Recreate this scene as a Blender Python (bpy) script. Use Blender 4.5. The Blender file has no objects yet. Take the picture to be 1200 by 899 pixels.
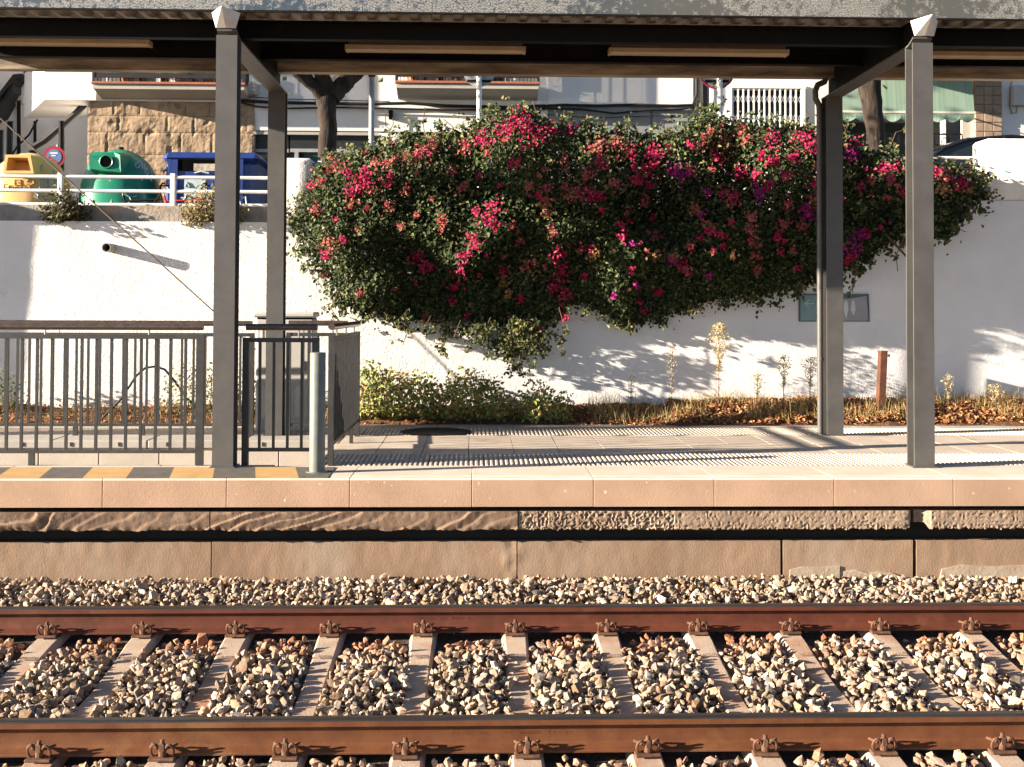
import bpy, math, random
import numpy as np
from mathutils import Vector, Matrix, noise
R = math.radians
rnd = random.Random(7)
rng = np.random.default_rng(11)

# ------------------------------------------------------------------ camera, world, sun, exposure
scn = bpy.context.scene
COL = scn.collection
PW, PH = 1200.0, 899.0
F, YAW, PITCH, ROLL = 1356.0, R(1.8), R(1.45), 0.004
CX, CY, CAMZ = 600.0, 314.0, 1.345
fw = Vector((math.sin(YAW)*math.cos(PITCH), math.cos(YAW)*math.cos(PITCH), math.sin(PITCH)))
rt0 = Vector((math.cos(YAW), -math.sin(YAW), 0))
up0 = rt0.cross(fw)
rt = rt0*math.cos(ROLL) + up0*math.sin(ROLL)
up = up0*math.cos(ROLL) - rt0*math.sin(ROLL)
CAM = Vector((0, 0, CAMZ))
cd = bpy.data.cameras.new('camera'); cam = bpy.data.objects.new('camera', cd); COL.objects.link(cam)
cam.matrix_world = Matrix(((rt.x, up.x, -fw.x, 0), (rt.y, up.y, -fw.y, 0), (rt.z, up.z, -fw.z, CAMZ), (0, 0, 0, 1)))
cd.sensor_fit = 'HORIZONTAL'; cd.sensor_width = 36.0; cd.lens = 36.0*F/PW
cd.shift_x = -(CX-PW/2)/PW; cd.shift_y = -(PH/2-CY)/PW
cd.clip_start = 0.05; cd.clip_end = 900
scn.camera = cam

SUN_AZ, SUN_EL = R(13), R(13.4)
sun_to = Vector((-math.cos(SUN_EL)*math.cos(SUN_AZ), -math.cos(SUN_EL)*math.sin(SUN_AZ), math.sin(SUN_EL)))
w = bpy.data.worlds.new('World'); scn.world = w; w.use_nodes = True
wn = w.node_tree.nodes; bg = wn['Background']
sky = wn.new('ShaderNodeTexSky'); sky.sky_type = 'NISHITA'; sky.sun_disc = False
sky.sun_elevation = SUN_EL; sky.sun_rotation = math.atan2(sun_to.x, sun_to.y) % (2*math.pi)
sky.air_density = 0.55; sky.dust_density = 0.4
w.node_tree.links.new(sky.outputs[0], bg.inputs[0]); bg.inputs[1].default_value = 0.05
sl = bpy.data.lights.new('sun', 'SUN'); sl.energy = 5.0; sl.angle = R(0.5); sl.color = (1.0, 0.85, 0.68)
so = bpy.data.objects.new('sun', sl); COL.objects.link(so); so.location = (-30, -8, 25)
so.rotation_euler = (-sun_to).to_track_quat('-Z', 'Y').to_euler()
vs = scn.view_settings; vs.view_transform = 'Standard'; vs.look = 'None'; vs.gamma = 1.0; vs.exposure = 2.08
vs.use_curve_mapping = False
scn.render.engine = 'CYCLES'

# ------------------------------------------------------------------ pixel -> world helpers
def ray(px, py):
    return fw*F + rt*(px-CX) + up*(CY-py)
def at(px, py, Y):
    d = ray(px, py); return CAM + d*(Y/d.y)
def atz(px, py, z):
    d = ray(px, py); return CAM + d*((z-CAMZ)/d.z)
def rect(x0, y0, x1, y1, Y):
    a = at(x0, y0, Y); b = at(x1, y1, Y)
    m = at((x0+x1)/2, y0, Y).z; n = at((x0+x1)/2, y1, Y).z
    return a.x, b.x, n, m          # X0, X1, Z0, Z1
def PX(px, Y, py=300): return at(px, py, Y).x
def PZ(py, Y, px=600): return at(px, py, Y).z

# ------------------------------------------------------------------ materials
MATS = {}
def mat(name, c1, c2=None, scale=4.0, rough=0.8, bump=0.0, bscale=30.0, metal=0.0, detail=6.0, lo=0.35, hi=0.65, spec=0.3, stretch=None, c3=None, s3=1.0, lo3=.55, hi3=.7):
    m = bpy.data.materials.new(name); m.use_nodes = True; nt = m.node_tree; n = nt.nodes; L = nt.links
    b = n['Principled BSDF']; b.inputs['Roughness'].default_value = rough; b.inputs['Metallic'].default_value = metal
    b.inputs['Specular IOR Level'].default_value = spec
    tc = n.new('ShaderNodeNewGeometry'); vec = tc.outputs['Position']
    if stretch:
        mp = n.new('ShaderNodeMapping'); mp.inputs['Scale'].default_value = stretch
        L.new(vec, mp.inputs[0]); vec = mp.outputs[0]
    if c2 is None:
        c2 = tuple(x*0.82 for x in c1)
    def noisef(sc, det=detail):
        t = n.new('ShaderNodeTexNoise'); t.inputs['Scale'].default_value = sc; t.inputs['Detail'].default_value = det
        t.inputs['Roughness'].default_value = .6
        L.new(vec, t.inputs['Vector']); return t.outputs['Fac']
    def ramp(f, a, bb):
        r = n.new('ShaderNodeMapRange'); r.inputs[1].default_value = a; r.inputs[2].default_value = bb
        L.new(f, r.inputs[0]); return r.outputs[0]
    def mix(f, a, bb):
        x = n.new('ShaderNodeMix'); x.data_type = 'RGBA'; L.new(f, x.inputs[0])
        for i, v in ((6, a), (7, bb)):
            if isinstance(v, tuple): x.inputs[i].default_value = (*v, 1)
            else: L.new(v, x.inputs[i])
        return x.outputs[2]
    col = mix(ramp(noisef(scale), lo, hi), c1, c2)
    if c3: col = mix(ramp(noisef(s3), lo3, hi3), col, c3)
    L.new(col, b.inputs['Base Color'])
    if bump:
        bp = n.new('ShaderNodeBump'); bp.inputs['Strength'].default_value = 1.0; bp.inputs['Distance'].default_value = bump
        L.new(noisef(bscale, 5), bp.inputs['Height']); L.new(bp.outputs[0], b.inputs['Normal'])
    MATS[name] = m; return m

def attrmat(name, rough=0.6, transl=0.0, bump=0.0, bscale=60, spec=.3):
    m = bpy.data.materials.new(name); m.use_nodes = True; nt = m.node_tree; n = nt.nodes; L = nt.links
    b = n['Principled BSDF']; b.inputs['Roughness'].default_value = rough; b.inputs['Specular IOR Level'].default_value = spec
    a = n.new('ShaderNodeAttribute'); a.attribute_name = 'tone'
    t = n.new('ShaderNodeTexNoise'); t.inputs['Scale'].default_value = bscale; t.inputs['Detail'].default_value = 5
    g = n.new('ShaderNodeNewGeometry'); L.new(g.outputs['Position'], t.inputs['Vector'])
    mr = n.new('ShaderNodeMapRange'); mr.inputs[1].default_value = .3; mr.inputs[2].default_value = .7; mr.inputs[3].default_value = .7; mr.inputs[4].default_value = 1.2
    L.new(t.outputs['Fac'], mr.inputs[0])
    mx = n.new('ShaderNodeVectorMath'); mx.operation = 'SCALE'; L.new(a.outputs['Color'], mx.inputs[0]); L.new(mr.outputs[0], mx.inputs['Scale'])
    L.new(mx.outputs[0], b.inputs['Base Color'])
    if bump:
        bp = n.new('ShaderNodeBump'); bp.inputs['Distance'].default_value = bump; L.new(t.outputs['Fac'], bp.inputs['Height']); L.new(bp.outputs[0], b.inputs['Normal'])
    if transl:
        tr = n.new('ShaderNodeBsdfTranslucent'); L.new(mx.outputs[0], tr.inputs[0])
        ms = n.new('ShaderNodeMixShader'); ms.inputs[0].default_value = transl
        L.new(b.outputs[0], ms.inputs[1]); L.new(tr.outputs[0], ms.inputs[2]); L.new(ms.outputs[0], n['Material Output'].inputs[0])
    MATS[name] = m; return m

mat('post_paint', (.096, .093, .089), (.076, .074, .071), 5, .5, .0006, 90, spec=.4, c3=(.07, .067, .064), s3=1.6, lo3=.58, hi3=.75)
mat('fence_paint', (.045, .046, .045), (.03, .031, .031), 14, .45, .0004, 120, spec=.5)
mat('dark_steel', (.012, .012, .0125), (.009, .009, .0095), 6, .7, spec=.12)
mat('rear_beam', (.48, .40, .30), (.15, .125, .095), 1.6, .6, .001, 40, stretch=(1, 3, 6))
mat('deck', (.34, .30, .25), (.24, .21, .175), 3, .5)
mat('handrail', (.16, .12, .10), (.10, .08, .07), 20, .28, metal=.55)
mat('bollard', (.165, .175, .155), (.135, .145, .13), 14, .42, .0004, 90)
mat('coping', (.48, .325, .225), (.38, .25, .168), 2.2, .85, .0015, 110, c3=(.68, .56, .44), s3=22, lo3=.66, hi3=.71, stretch=(1, 1, .7))
mat('coping_top', (.68, .60, .50), (.58, .51, .42), 3, .85, .001, 110)
mat('tactile', (.53, .47, .395), (.44, .385, .32), 6, .85, .001, 120)
mat('slab', (.56, .485, .40), (.48, .41, .335), 3, .85, .001, 90, c3=(.34, .295, .245), s3=2.2)
mat('kerb', (.44, .41, .37), (.36, .335, .30), 4, .85, .001, 90)
mat('pit_wall', (.50, .45, .39), (.42, .38, .33), 3, .9, .002, 50)
mat('hazard_yellow', (.60, .37, .15), (.50, .31, .125), 6, .7, .0008, 100, c3=(.40, .28, .16), s3=18, lo3=.6, hi3=.72)
mat('hazard_black', (.10, .092, .083), (.15, .135, .12), 10, .75, .0008, 100)
mat('core', (.05, .042, .036), None, 4, .95)  # darkened so the added slot under the old coping reads as shadow
mat('old_stone', (.215, .145, .10), (.165, .11, .075), 5, .9, .0025, 60, c3=(.27, .19, .135), s3=9)
mat('old_concrete', (.33, .245, .175), (.25, .18, .125), 2.4, .92, .004, 60, c3=(.19, .135, .095), s3=2.1)
mat('lower_wall', (.30, .205, .137), (.235, .157, .102), 1.3, .9, .0022, 55, stretch=(1.5, 1, .75), c3=(.33, .265, .205), s3=.9, lo3=.5, hi3=.75)
mat('rail_rust', (.118, .034, .018), (.078, .024, .013), 9, .62, .001, 70, c3=(.15, .06, .03), s3=2.5)
mat('rail_rust_near', (.155, .060, .024), (.105, .038, .016), 7, .58, .001, 70, c3=(.19, .09, .038), s3=2.5)
mat('plaster', (.42, .345, .265), (.33, .26, .195), 6, .92, .004, 40)
mat('rail_top', (.10, .095, .09), (.06, .055, .05), 12, .34, metal=.7, stretch=(.3, 6, 1))
mat('clip_rust', (.15, .075, .042), (.08, .04, .025), 30, .75, .001, 80)
mat('sleeper', (.50, .385, .29), (.40, .30, .222), 8, .9, .0026, 90, c3=(.36, .20, .125), s3=2.2, lo3=.5, hi3=.65)
mat('ballast_bed', (.10, .08, .065), (.05, .04, .035), 25, 1, .02, 30)
attrmat('stones', .9, 0, .0025, 70, .2)
attrmat('leaves', .6, .2, spec=.2)
attrmat('bracts', .6, .35)
attrmat('dryleaf', .85, .2)
mat('stucco', (.84, .82, .79), (.78, .755, .72), 3, .92, .009, 38, c3=(.70, .64, .56), s3=5, lo3=.66, hi3=.8)
mat('smooth_paint', (.76, .76, .755), (.68, .685, .69), 1.2, .9, .005, 30, c3=(.60, .575, .54), s3=4, lo3=.66, hi3=.8)
mat('wall_kerb', (.36, .33, .29), (.21, .19, .165), 5, .9, .01, 25, c3=(.42, .30, .21), s3=2)
mat('white_pillar', (.86, .85, .82), (.76, .74, .70), 7, .9, .006, 30)
mat('white_metal', (.78, .78, .77), (.68, .67, .65), 10, .4)
mat('soil', (.19, .088, .04), (.095, .05, .028), 7, 1, .03, 20)
mat('render_white', (.80, .78, .75), (.72, .70, .67), .9, .9, .003, 18)
mat('render_cream', (.42, .40, .37), (.36, .34, .31), .9, .9, .003, 18)
mat('render_grey', (.26, .27, .28), (.2, .21, .22), 1.5, .9, .003, 18)
mat('sandstone', (.36, .265, .18), (.26, .19, .125), 2.2, .92, .012, 14, c3=(.22, .155, .095), s3=5)
mat('travertine', (.36, .27, .195), (.27, .2, .145), 6, .8, .004, 30)
mat('brick_tile', (.36, .14, .08), (.28, .1, .06), 12, .8)
mat('iron', (.022, .022, .024), None, 10, .5)
mat('door_dark', (.02, .022, .022), (.03, .03, .03), 5, .4)
mat('door_green', (.025, .075, .07), (.02, .06, .055), 3, .4)
mat('glass', (.012, .015, .018), (.02, .023, .026), 3, .12, spec=.35)
mat('awning', (.26, .35, .28), (.17, .27, .21), 2.6, .85, stretch=(7, .1, .1))
mat('awning_pale', (.75, .72, .6), None, 5, .8)
mat('bark', (.05, .036, .027), (.02, .015, .012), 9, .95, .03, 16, stretch=(1, 1, .3))
mat('grey_metal', (.33, .34, .34), (.26, .27, .27), 9, .45)
mat('box_grey', (.50, .485, .46), (.43, .42, .395), 4, .6, .0006, 60)
mat('cable', (.016, .016, .017), None, 10, .6)
mat('wire', (.16, .13, .10), None, 10, .5)
mat('rust_stake', (.12, .048, .028), (.075, .03, .018), 12, .85, .002, 60)
mat('sign_teal', (.20, .33, .34), (.17, .29, .30), 3, .4)
mat('sign_grey', (.33, .33, .345), (.28, .28, .295), 2, .45)
mat('sign_white', (.62, .66, .68), None, 5, .5)
mat('sign_frame', (.10, .13, .14), None, 5, .5)
mat('red_paint', (.35, .03, .045), (.3, .025, .04), 5, .4)
mat('blue_sign', (.10, .19, .36), None, 5, .4)
mat('bin_yellow', (.78, .48, .19), (.70, .42, .15), 3, .45, c3=(.42, .36, .30), s3=2.2, lo3=.6, hi3=.68)
mat('bin_orange', (.60, .24, .025), (.5, .19, .02), 3, .5)
mat('bin_green', (.012, .24, .135), (.01, .19, .11), 3, .35, spec=.5)
mat('bin_blue', (.015, .042, .20), (.012, .032, .15), 4, .35, spec=.5)
mat('graffiti_pale', (.45, .55, .58), None, 5, .6)
mat('graffiti_grey', (.45, .43, .44), None, 5, .6)
mat('graffiti_dark', (.06, .035, .02), None, 5, .6)
mat('ochre_print', (.52, .29, .07), None, 5, .6)
mat('paper', (.5, .47, .4), (.25, .2, .14), 18, .9)
mat('black', (.003, .003, .0035), None, 5, .9, spec=.02)
mat('rubber', (.02, .02, .02), None, 5, .8)
mat('car_paint', (.008, .010, .016), (.010, .012, .02), 3, .12, spec=.8)
mat('chrome', (.5, .5, .5), None, 5, .2, metal=1)
mat('red_frame', (.45, .03, .03), None, 5, .35)
mat('terracotta', (.42, .17, .08), None, 5, .8)
mat('cloth_white', (.7, .7, .68), None, 5, .9)
mat('cloth_red', (.45, .07, .05), None, 5, .9)
mat('wood', (.40, .20, .08), (.3, .14, .05), 8, .7)
mat('lamp_housing', (.17, .14, .11), (.13, .105, .085), 6, .5)
mat('lamp_diffuser', (.52, .42, .28), (.44, .35, .23), 8, .4, spec=.4)
mat('cap_white', (.68, .66, .62), (.58, .55, .5), 14, .6)
mat('asphalt', (.06, .058, .056), (.045, .043, .042), 6, .95, .004, 80)
mat('pavement', (.30, .28, .25), (.25, .23, .2), 3, .9)
mat('stem', (.13, .085, .05), (.08, .055, .035), 10, .9)
mat('pipe_grey', (.30, .28, .25), None, 10, .6)
mat('warn_yellow', (.75, .33, .04), None, 10, .6)
# peeling fascia paint: blue grey coat flaked off pale primer
def fascia_mat():
    m = bpy.data.materials.new('fascia'); m.use_nodes = True; nt = m.node_tree; n = nt.nodes; L = nt.links
    b = n['Principled BSDF']; b.inputs['Roughness'].default_value = .6
    g = n.new('ShaderNodeNewGeometry')
    big = n.new('ShaderNodeTexNoise'); big.inputs['Scale'].default_value = .55; big.inputs['Detail'].default_value = 2
    fine = n.new('ShaderNodeTexNoise'); fine.inputs['Scale'].default_value = 16; fine.inputs['Detail'].default_value = 7; fine.inputs['Roughness'].default_value = .7
    vo = n.new('ShaderNodeTexVoronoi'); vo.inputs['Scale'].default_value = 52; vo.feature = 'DISTANCE_TO_EDGE'
    mp = n.new('ShaderNodeMapping'); mp.inputs['Location'].default_value = (3.1, 0, 0)
    L.new(g.outputs['Position'], mp.inputs[0])
    for t in (big, fine, vo): L.new(mp.outputs[0], t.inputs['Vector'])
    s = n.new('ShaderNodeMath'); s.operation = 'ADD'; L.new(big.outputs['Fac'], s.inputs[0]); L.new(fine.outputs['Fac'], s.inputs[1])
    mr = n.new('ShaderNodeMapRange'); mr.inputs[1].default_value = .93; mr.inputs[2].default_value = 1.02; L.new(s.outputs[0], mr.inputs[0])
    crk = n.new('ShaderNodeMapRange'); crk.inputs[1].default_value = .03; crk.inputs[2].default_value = .09; L.new(vo.outputs['Distance'], crk.inputs[0])
    mul = n.new('ShaderNodeMath'); mul.operation = 'MULTIPLY'; L.new(mr.outputs[0], mul.inputs[0]); L.new(crk.outputs[0], mul.inputs[1])
    tint = n.new('ShaderNodeMix'); tint.data_type = 'RGBA'; tint.inputs[6].default_value = (.03, .055, .085, 1); tint.inputs[7].default_value = (.085, .09, .085, 1)
    sx = n.new('ShaderNodeSeparateXYZ'); L.new(g.outputs['Position'], sx.inputs[0]); tr = n.new('ShaderNodeMapRange'); tr.inputs[1].default_value = .0; tr.inputs[2].default_value = 1.6; L.new(sx.outputs[0], tr.inputs[0]); L.new(tr.outputs[0], tint.inputs[0])
    mx = n.new('ShaderNodeMix'); mx.data_type = 'RGBA'; mx.inputs[7].default_value = (.27, .27, .25, 1)
    L.new(mul.outputs[0], mx.inputs[0]); L.new(tint.outputs[2], mx.inputs[6]); L.new(mx.outputs[2], b.inputs['Base Color'])
    bp = n.new('ShaderNodeBump'); bp.inputs['Distance'].default_value = .002; L.new(mul.outputs[0], bp.inputs['Height']); L.new(bp.outputs[0], b.inputs['Normal'])
    MATS['fascia'] = m
fascia_mat()

# ------------------------------------------------------------------ object helpers
WORLD = {}
def wloc(o): return WORLD.get(o.name, Vector((0, 0, 0)))
def tag(o, label=None, cat=None, group=None, kind=None):
    if label: o['label'] = label
    if cat: o['category'] = cat
    if group: o['group'] = group
    if kind: o['kind'] = kind
    return o
def empty(name, loc, label=None, cat=None, group=None):
    o = bpy.data.objects.new(name, None); o.location = loc; o.empty_display_size = .1
    COL.objects.link(o); WORLD[o.name] = Vector(loc); return tag(o, label, cat, group)
def link(name, me, loc, parent=None):
    o = bpy.data.objects.new(name, me); COL.objects.link(o); loc = Vector(loc)
    WORLD[o.name] = loc
    if parent: o.parent = parent; o.location = loc - wloc(parent)
    else: o.location = loc
    return o
class MB:
    def __init__(s): s.v = []; s.f = []; s.mi = []; s.cur = 0
    def add(s, v, f):
        k = len(s.v); s.v += [tuple(p) for p in v]; s.f += [tuple(i+k for i in q) for q in f]; s.mi += [s.cur]*len(f); return s
    def box(s, x0, x1, y0, y1, z0, z1):
        return s.add([(x0,y0,z0),(x1,y0,z0),(x1,y1,z0),(x0,y1,z0),(x0,y0,z1),(x1,y0,z1),(x1,y1,z1),(x0,y1,z1)],
                     [(0,3,2,1),(4,5,6,7),(0,1,5,4),(1,2,6,5),(2,3,7,6),(3,0,4,7)])
    def bbox(s, x0, x1, y0, y1, z0, z1, b):        # box with chamfered edges
        V = []; 
        for z, i in ((z0, b), (z0+b, 0), (z1-b, 0), (z1, b)):
            V += [(x0+i+b*(i==0),y0+i,z),(x1-i-b*(i==0),y0+i,z),(x1-i,y0+i+b*(i==0),z),(x1-i,y1-i-b*(i==0),z),(x1-i-b*(i==0),y1-i,z),(x0+i+b*(i==0),y1-i,z),(x0+i,y1-i-b*(i==0),z),(x0+i,y0+i+b*(i==0),z)]
        Fc = [tuple(range(7,-1,-1)), tuple(range(24,32))]
        for k in range(3):
            for i in range(8):
                j = (i+1) % 8; Fc.append((k*8+i, k*8+j, k*8+8+j, k*8+8+i))
        return s.add(V, Fc)
    def prism(s, poly, axis, a, b):
        n = len(poly)
        def P(p, t):
            return {'x': (t, p[0], p[1]), 'y': (p[0], t, p[1]), 'z': (p[0], p[1], t)}[axis]
        s.add([P(p, a) for p in poly] + [P(p, b) for p in poly],
              [tuple(range(n-1, -1, -1)), tuple(range(n, 2*n))] + [(i, (i+1) % n, n+(i+1) % n, n+i) for i in range(n)])
        return s
    def tube(s, pts, rad, n=8, closed=False, caps=True):
        pts = [Vector(p) for p in pts]; m = len(pts)
        rads = rad if isinstance(rad, (list, tuple)) else [rad]*m
        prev = None; V = []
        for i, p in enumerate(pts):
            if closed: t = pts[(i+1) % m]-pts[i-1]
            else: t = pts[min(i+1, m-1)]-pts[max(i-1, 0)]
            t.normalize()
            if prev is None:
                a = Vector((0, 0, 1)) if abs(t.z) < .9 else Vector((1, 0, 0)); u = t.cross(a).normalized()
            else:
                u = prev - t*prev.dot(t); u.normalize()
            prev = u; q = t.cross(u)
            V += [p + (u*math.cos(2*math.pi*k/n)+q*math.sin(2*math.pi*k/n))*rads[i] for k in range(n)]
        Fc = []
        for i in range(m if closed else m-1):
            j = (i+1) % m
            Fc += [(i*n+k, i*n+(k+1) % n, j*n+(k+1) % n, j*n+k) for k in range(n)]
        if caps and not closed: Fc += [tuple(range(n-1, -1, -1)), tuple(range((m-1)*n, m*n))]
        return s.add(V, Fc)
    def lathe(s, prof, c=(0, 0, 0), n=32, sx=1, sy=1):
        V = []
        for r, z in prof: V += [(c[0]+sx*r*math.cos(2*math.pi*k/n), c[1]+sy*r*math.sin(2*math.pi*k/n), c[2]+z) for k in range(n)]
        m = len(prof)
        return s.add(V, [(i*n+k, i*n+(k+1) % n, (i+1)*n+(k+1) % n, (i+1)*n+k) for i in range(m-1) for k in range(n)] + [tuple(range(n-1, -1, -1)), tuple(range((m-1)*n, m*n))])
    def disc(s, c, r, axis='y', th=.01, n=32):
        poly = [(c[0]+r*math.cos(2*math.pi*k/n), c[2]+r*math.sin(2*math.pi*k/n)) for k in range(n)]
        return s.prism(poly, 'y', c[1]-th/2, c[1]+th/2)
    def mesh(s, name, mats, smooth=False, origin=None):
        V = np.array(s.v, dtype=float)
        if origin is None: origin = (V.min(0)+V.max(0))/2; origin[2] = V[:, 2].min()
        V = V - np.array(origin)
        me = bpy.data.meshes.new(name); me.from_pydata(V.tolist(), [], s.f); 
        mats = [mats] if isinstance(mats, str) else mats
        for m in mats: me.materials.append(MATS[m])
        me.polygons.foreach_set('material_index', s.mi)
        if smooth:
            me.polygons.foreach_set('use_smooth', [True]*len(s.f))
            try: me.set_sharp_from_angle(angle=R(smooth if smooth > 1 else 40))
            except Exception: pass
        me.update(); return me, Vector(origin)
    def build(s, name, mats, parent=None, smooth=False):
        me, o = s.mesh(name, mats, smooth); return link(name, me, o, parent)

def np_mesh(name, V, Fq, material, tone=None, smooth=False):
    """V (N,3), Fq list of arrays of equal-size faces"""
    me = bpy.data.meshes.new(name); me.vertices.add(len(V)); me.vertices.foreach_set('co', V.astype(np.float32).ravel())
    loops = np.concatenate([f.ravel() for f in Fq]); tot = np.concatenate([np.full(len(f), f.shape[1]) for f in Fq])
    st = np.concatenate([[0], np.cumsum(tot)[:-1]])
    me.loops.add(len(loops)); me.loops.foreach_set('vertex_index', loops.astype(np.int32))
    me.polygons.add(len(tot)); me.polygons.foreach_set('loop_start', st.astype(np.int32))
    me.polygons.foreach_set('use_smooth', np.full(len(tot), bool(smooth)))
    me.update(calc_edges=True); me.validate()
    if tone is not None:
        a = me.attributes.new('tone', 'FLOAT_COLOR', 'POINT'); a.data.foreach_set('color', np.c_[tone, np.ones(len(tone))].astype(np.float32).ravel())
    me.materials.append(MATS[material]); return me

def grid_sheet(name, x0, x1, z0, z1, nx, nz, fn, material, smooth=True, flip=False):
    """grid over (u,v) mapped by fn(u,v)->xyz"""
    V = [fn(x0+(x1-x0)*i/nx, z0+(z1-z0)*j/nz) for j in range(nz+1) for i in range(nx+1)]
    f = [(j*(nx+1)+i, j*(nx+1)+i+1, (j+1)*(nx+1)+i+1, (j+1)*(nx+1)+i) for j in range(nz) for i in range(nx)]
    if flip: f = [q[::-1] for q in f]
    b = MB(); b.add(V, f); me, o = b.mesh(name, material, smooth=80 if smooth else False); return me, o

def leaf_cloud(P, N, size, tone, fold=.25, aspect=.62, roll=None):
    """pointed leaf of two quads folded along its midrib, at points P facing N"""
    n = len(P); N = N/np.linalg.norm(N, axis=1, keepdims=True)
    a = rng.normal(size=(n, 3)); T = np.cross(N, a); T /= np.linalg.norm(T, axis=1, keepdims=True)
    if roll is not None:
        T = T*.6 + roll; T -= N*np.sum(T*N, 1, keepdims=True); T /= np.linalg.norm(T, axis=1, keepdims=True)
    B = np.cross(N, T); s = size[:, None]
    base = P - T*s*.5; tip = P + T*s*.5 - N*s*.12; mid = P - N*s*.05
    l = P + B*s*aspect*.5 + N*s*fold*.4 - T*s*.08; r = P - B*s*aspect*.5 + N*s*fold*.4 - T*s*.08
    V = np.stack([base, l, tip, r], 1).reshape(-1, 3)
    i = np.arange(n)*4
    Fa = np.stack([i, i+2, i+1], 1); Fb = np.stack([i, i+3, i+2], 1)
    return V, [np.concatenate([Fa, Fb])], np.repeat(tone, 4, axis=0)

def text_mesh(body, size, depth, name='lettering', mirror=False):
    c = bpy.data.curves.new(name, 'FONT'); c.body = body; c.size = size; c.extrude = depth; c.align_x = 'CENTER'; c.align_y = 'CENTER'
    c.resolution_u = 2
    o = bpy.data.objects.new(name, c); COL.objects.link(o)
    dg = bpy.context.evaluated_depsgraph_get(); me = bpy.data.meshes.new_from_object(o.evaluated_get(dg))
    bpy.data.objects.remove(o); me.name = name; return me
def put_text(body, size, depth, loc, material, parent, name='lettering', rot=(R(90), 0, 0)):
    me = text_mesh(body, size, depth); me.materials.clear(); me.materials.append(MATS[material])
    o = link(name, me, loc, parent); o.rotation_euler = rot; return o

# ================================================================== SETTING: ground, ballast bed
NR, FR = 5.88, 7.62                       # rail centre lines
ZN, ZF = -.763, -.668                     # rail top heights (canted track)
def ztrack(y): return ZN + (ZF-ZN)*(y-NR)/(FR-NR)
b = MB(); b.box(-250, 250, -60, 400, -1.9, -1.3)
tag(b.build('ground', 'soil'), kind='structure')
# ballast bed under the stones
def bedz(x, y):
    z = ztrack(min(max(y, 5.0), 8.2)) - .205
    if y < 5.3: z -= (5.3-y)*.12
    if y > 7.75: z = ztrack(7.75)-.205 + min((y-7.75)/.5, 1)*.055
    return z
BX0, BX1 = -5.2, 5.6
me, o = grid_sheet('ballast_bed', BX0-1.5, BX1+1.5, 3.2, 8.9, 60, 40, lambda u, v: (u, v, bedz(u, v)-.012+.012*noise.noise((u*4, v*4, 0))), 'ballast_bed')
tag(link('ballast_bed', me, o), kind='structure')

# ------------------------------------------------------------------ sleepers and rails
SLX = [-.330+.5965*i for i in range(-7, 8)]
t0 = (1+5**.5)/2
ICO_V = np.array([(-1,t0,0),(1,t0,0),(-1,-t0,0),(1,-t0,0),(0,-1,t0),(0,1,t0),(0,-1,-t0),(0,1,-t0),(t0,0,-1),(t0,0,1),(-t0,0,-1),(-t0,0,1)])/math.sqrt(1+t0*t0)
ICO_F = np.array([(0,11,5),(0,5,1),(0,1,7),(0,7,10),(0,10,11),(1,5,9),(5,11,4),(11,10,2),(10,7,6),(7,1,8),(3,9,4),(3,4,2),(3,2,6),(3,6,8),(3,8,9),(4,9,5),(2,4,11),(6,2,10),(8,6,7),(9,8,1)])
def stone_field(pts, sizes, tones):
    n = len(pts)
    A = rng.normal(size=(n, 3, 3)); Q, _ = np.linalg.qr(A)
    rad = 1 + rng.uniform(-.33, .28, size=(n, 12, 1))
    # chop: flatten toward random planes to make angular quarry stone
    V = ICO_V[None]*rad
    for _ in range(4):
        d = rng.normal(size=(n, 1, 3)); d /= np.linalg.norm(d, axis=2, keepdims=True)
        h = (V*d).sum(2, keepdims=True); lim = rng.uniform(.32, .66, size=(n, 1, 1))
        V = V - d*np.maximum(h-lim, 0)
    sc = np.stack([rng.uniform(.8, 1.3, n), rng.uniform(.7, 1.05, n), rng.uniform(.5, .85, n)], 1)[:, None, :]
    V = np.einsum('nij,nkj->nki', Q, V*sc)*sizes[:, None, None]
    V = V + pts[:, None, :]
    Fc = (ICO_F[None]+np.arange(n)[:, None, None]*12).reshape(-1, 3)
    return V.reshape(-1, 3), [Fc], np.repeat(tones, 12, axis=0)
def stone_tones(n, pts):
    pal = np.array([(.50,.42,.34),(.42,.34,.27),(.60,.53,.45),(.36,.29,.23),(.33,.31,.29),(.50,.38,.28),(.26,.215,.18),(.40,.29,.20),(.62,.56,.49)])
    t = pal[rng.integers(0, len(pal), n)]*rng.uniform(.42, 1.08, (n, 1))*np.array([1.05, .96, .86])
    # brake-dust rust next to the far rail
    k = np.clip(1-np.abs(pts[:, 1]-(FR-.12))/.42, 0, 1)*(pts[:, 1] < FR)*rng.uniform(.3, 1.15, n)
    k = np.maximum(k, np.clip(1-np.abs(pts[:, 1]-(NR-.12))/.2, 0, 1)*(pts[:, 1] < NR)*rng.uniform(.1, .6, n))
    rust = np.array([(.36, .16, .085)])
    return t*(1-k[:, None]) + rust*k[:, None]*rng.uniform(.7, 1.2, (n, 1))
slx = np.array(SLX)
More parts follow.
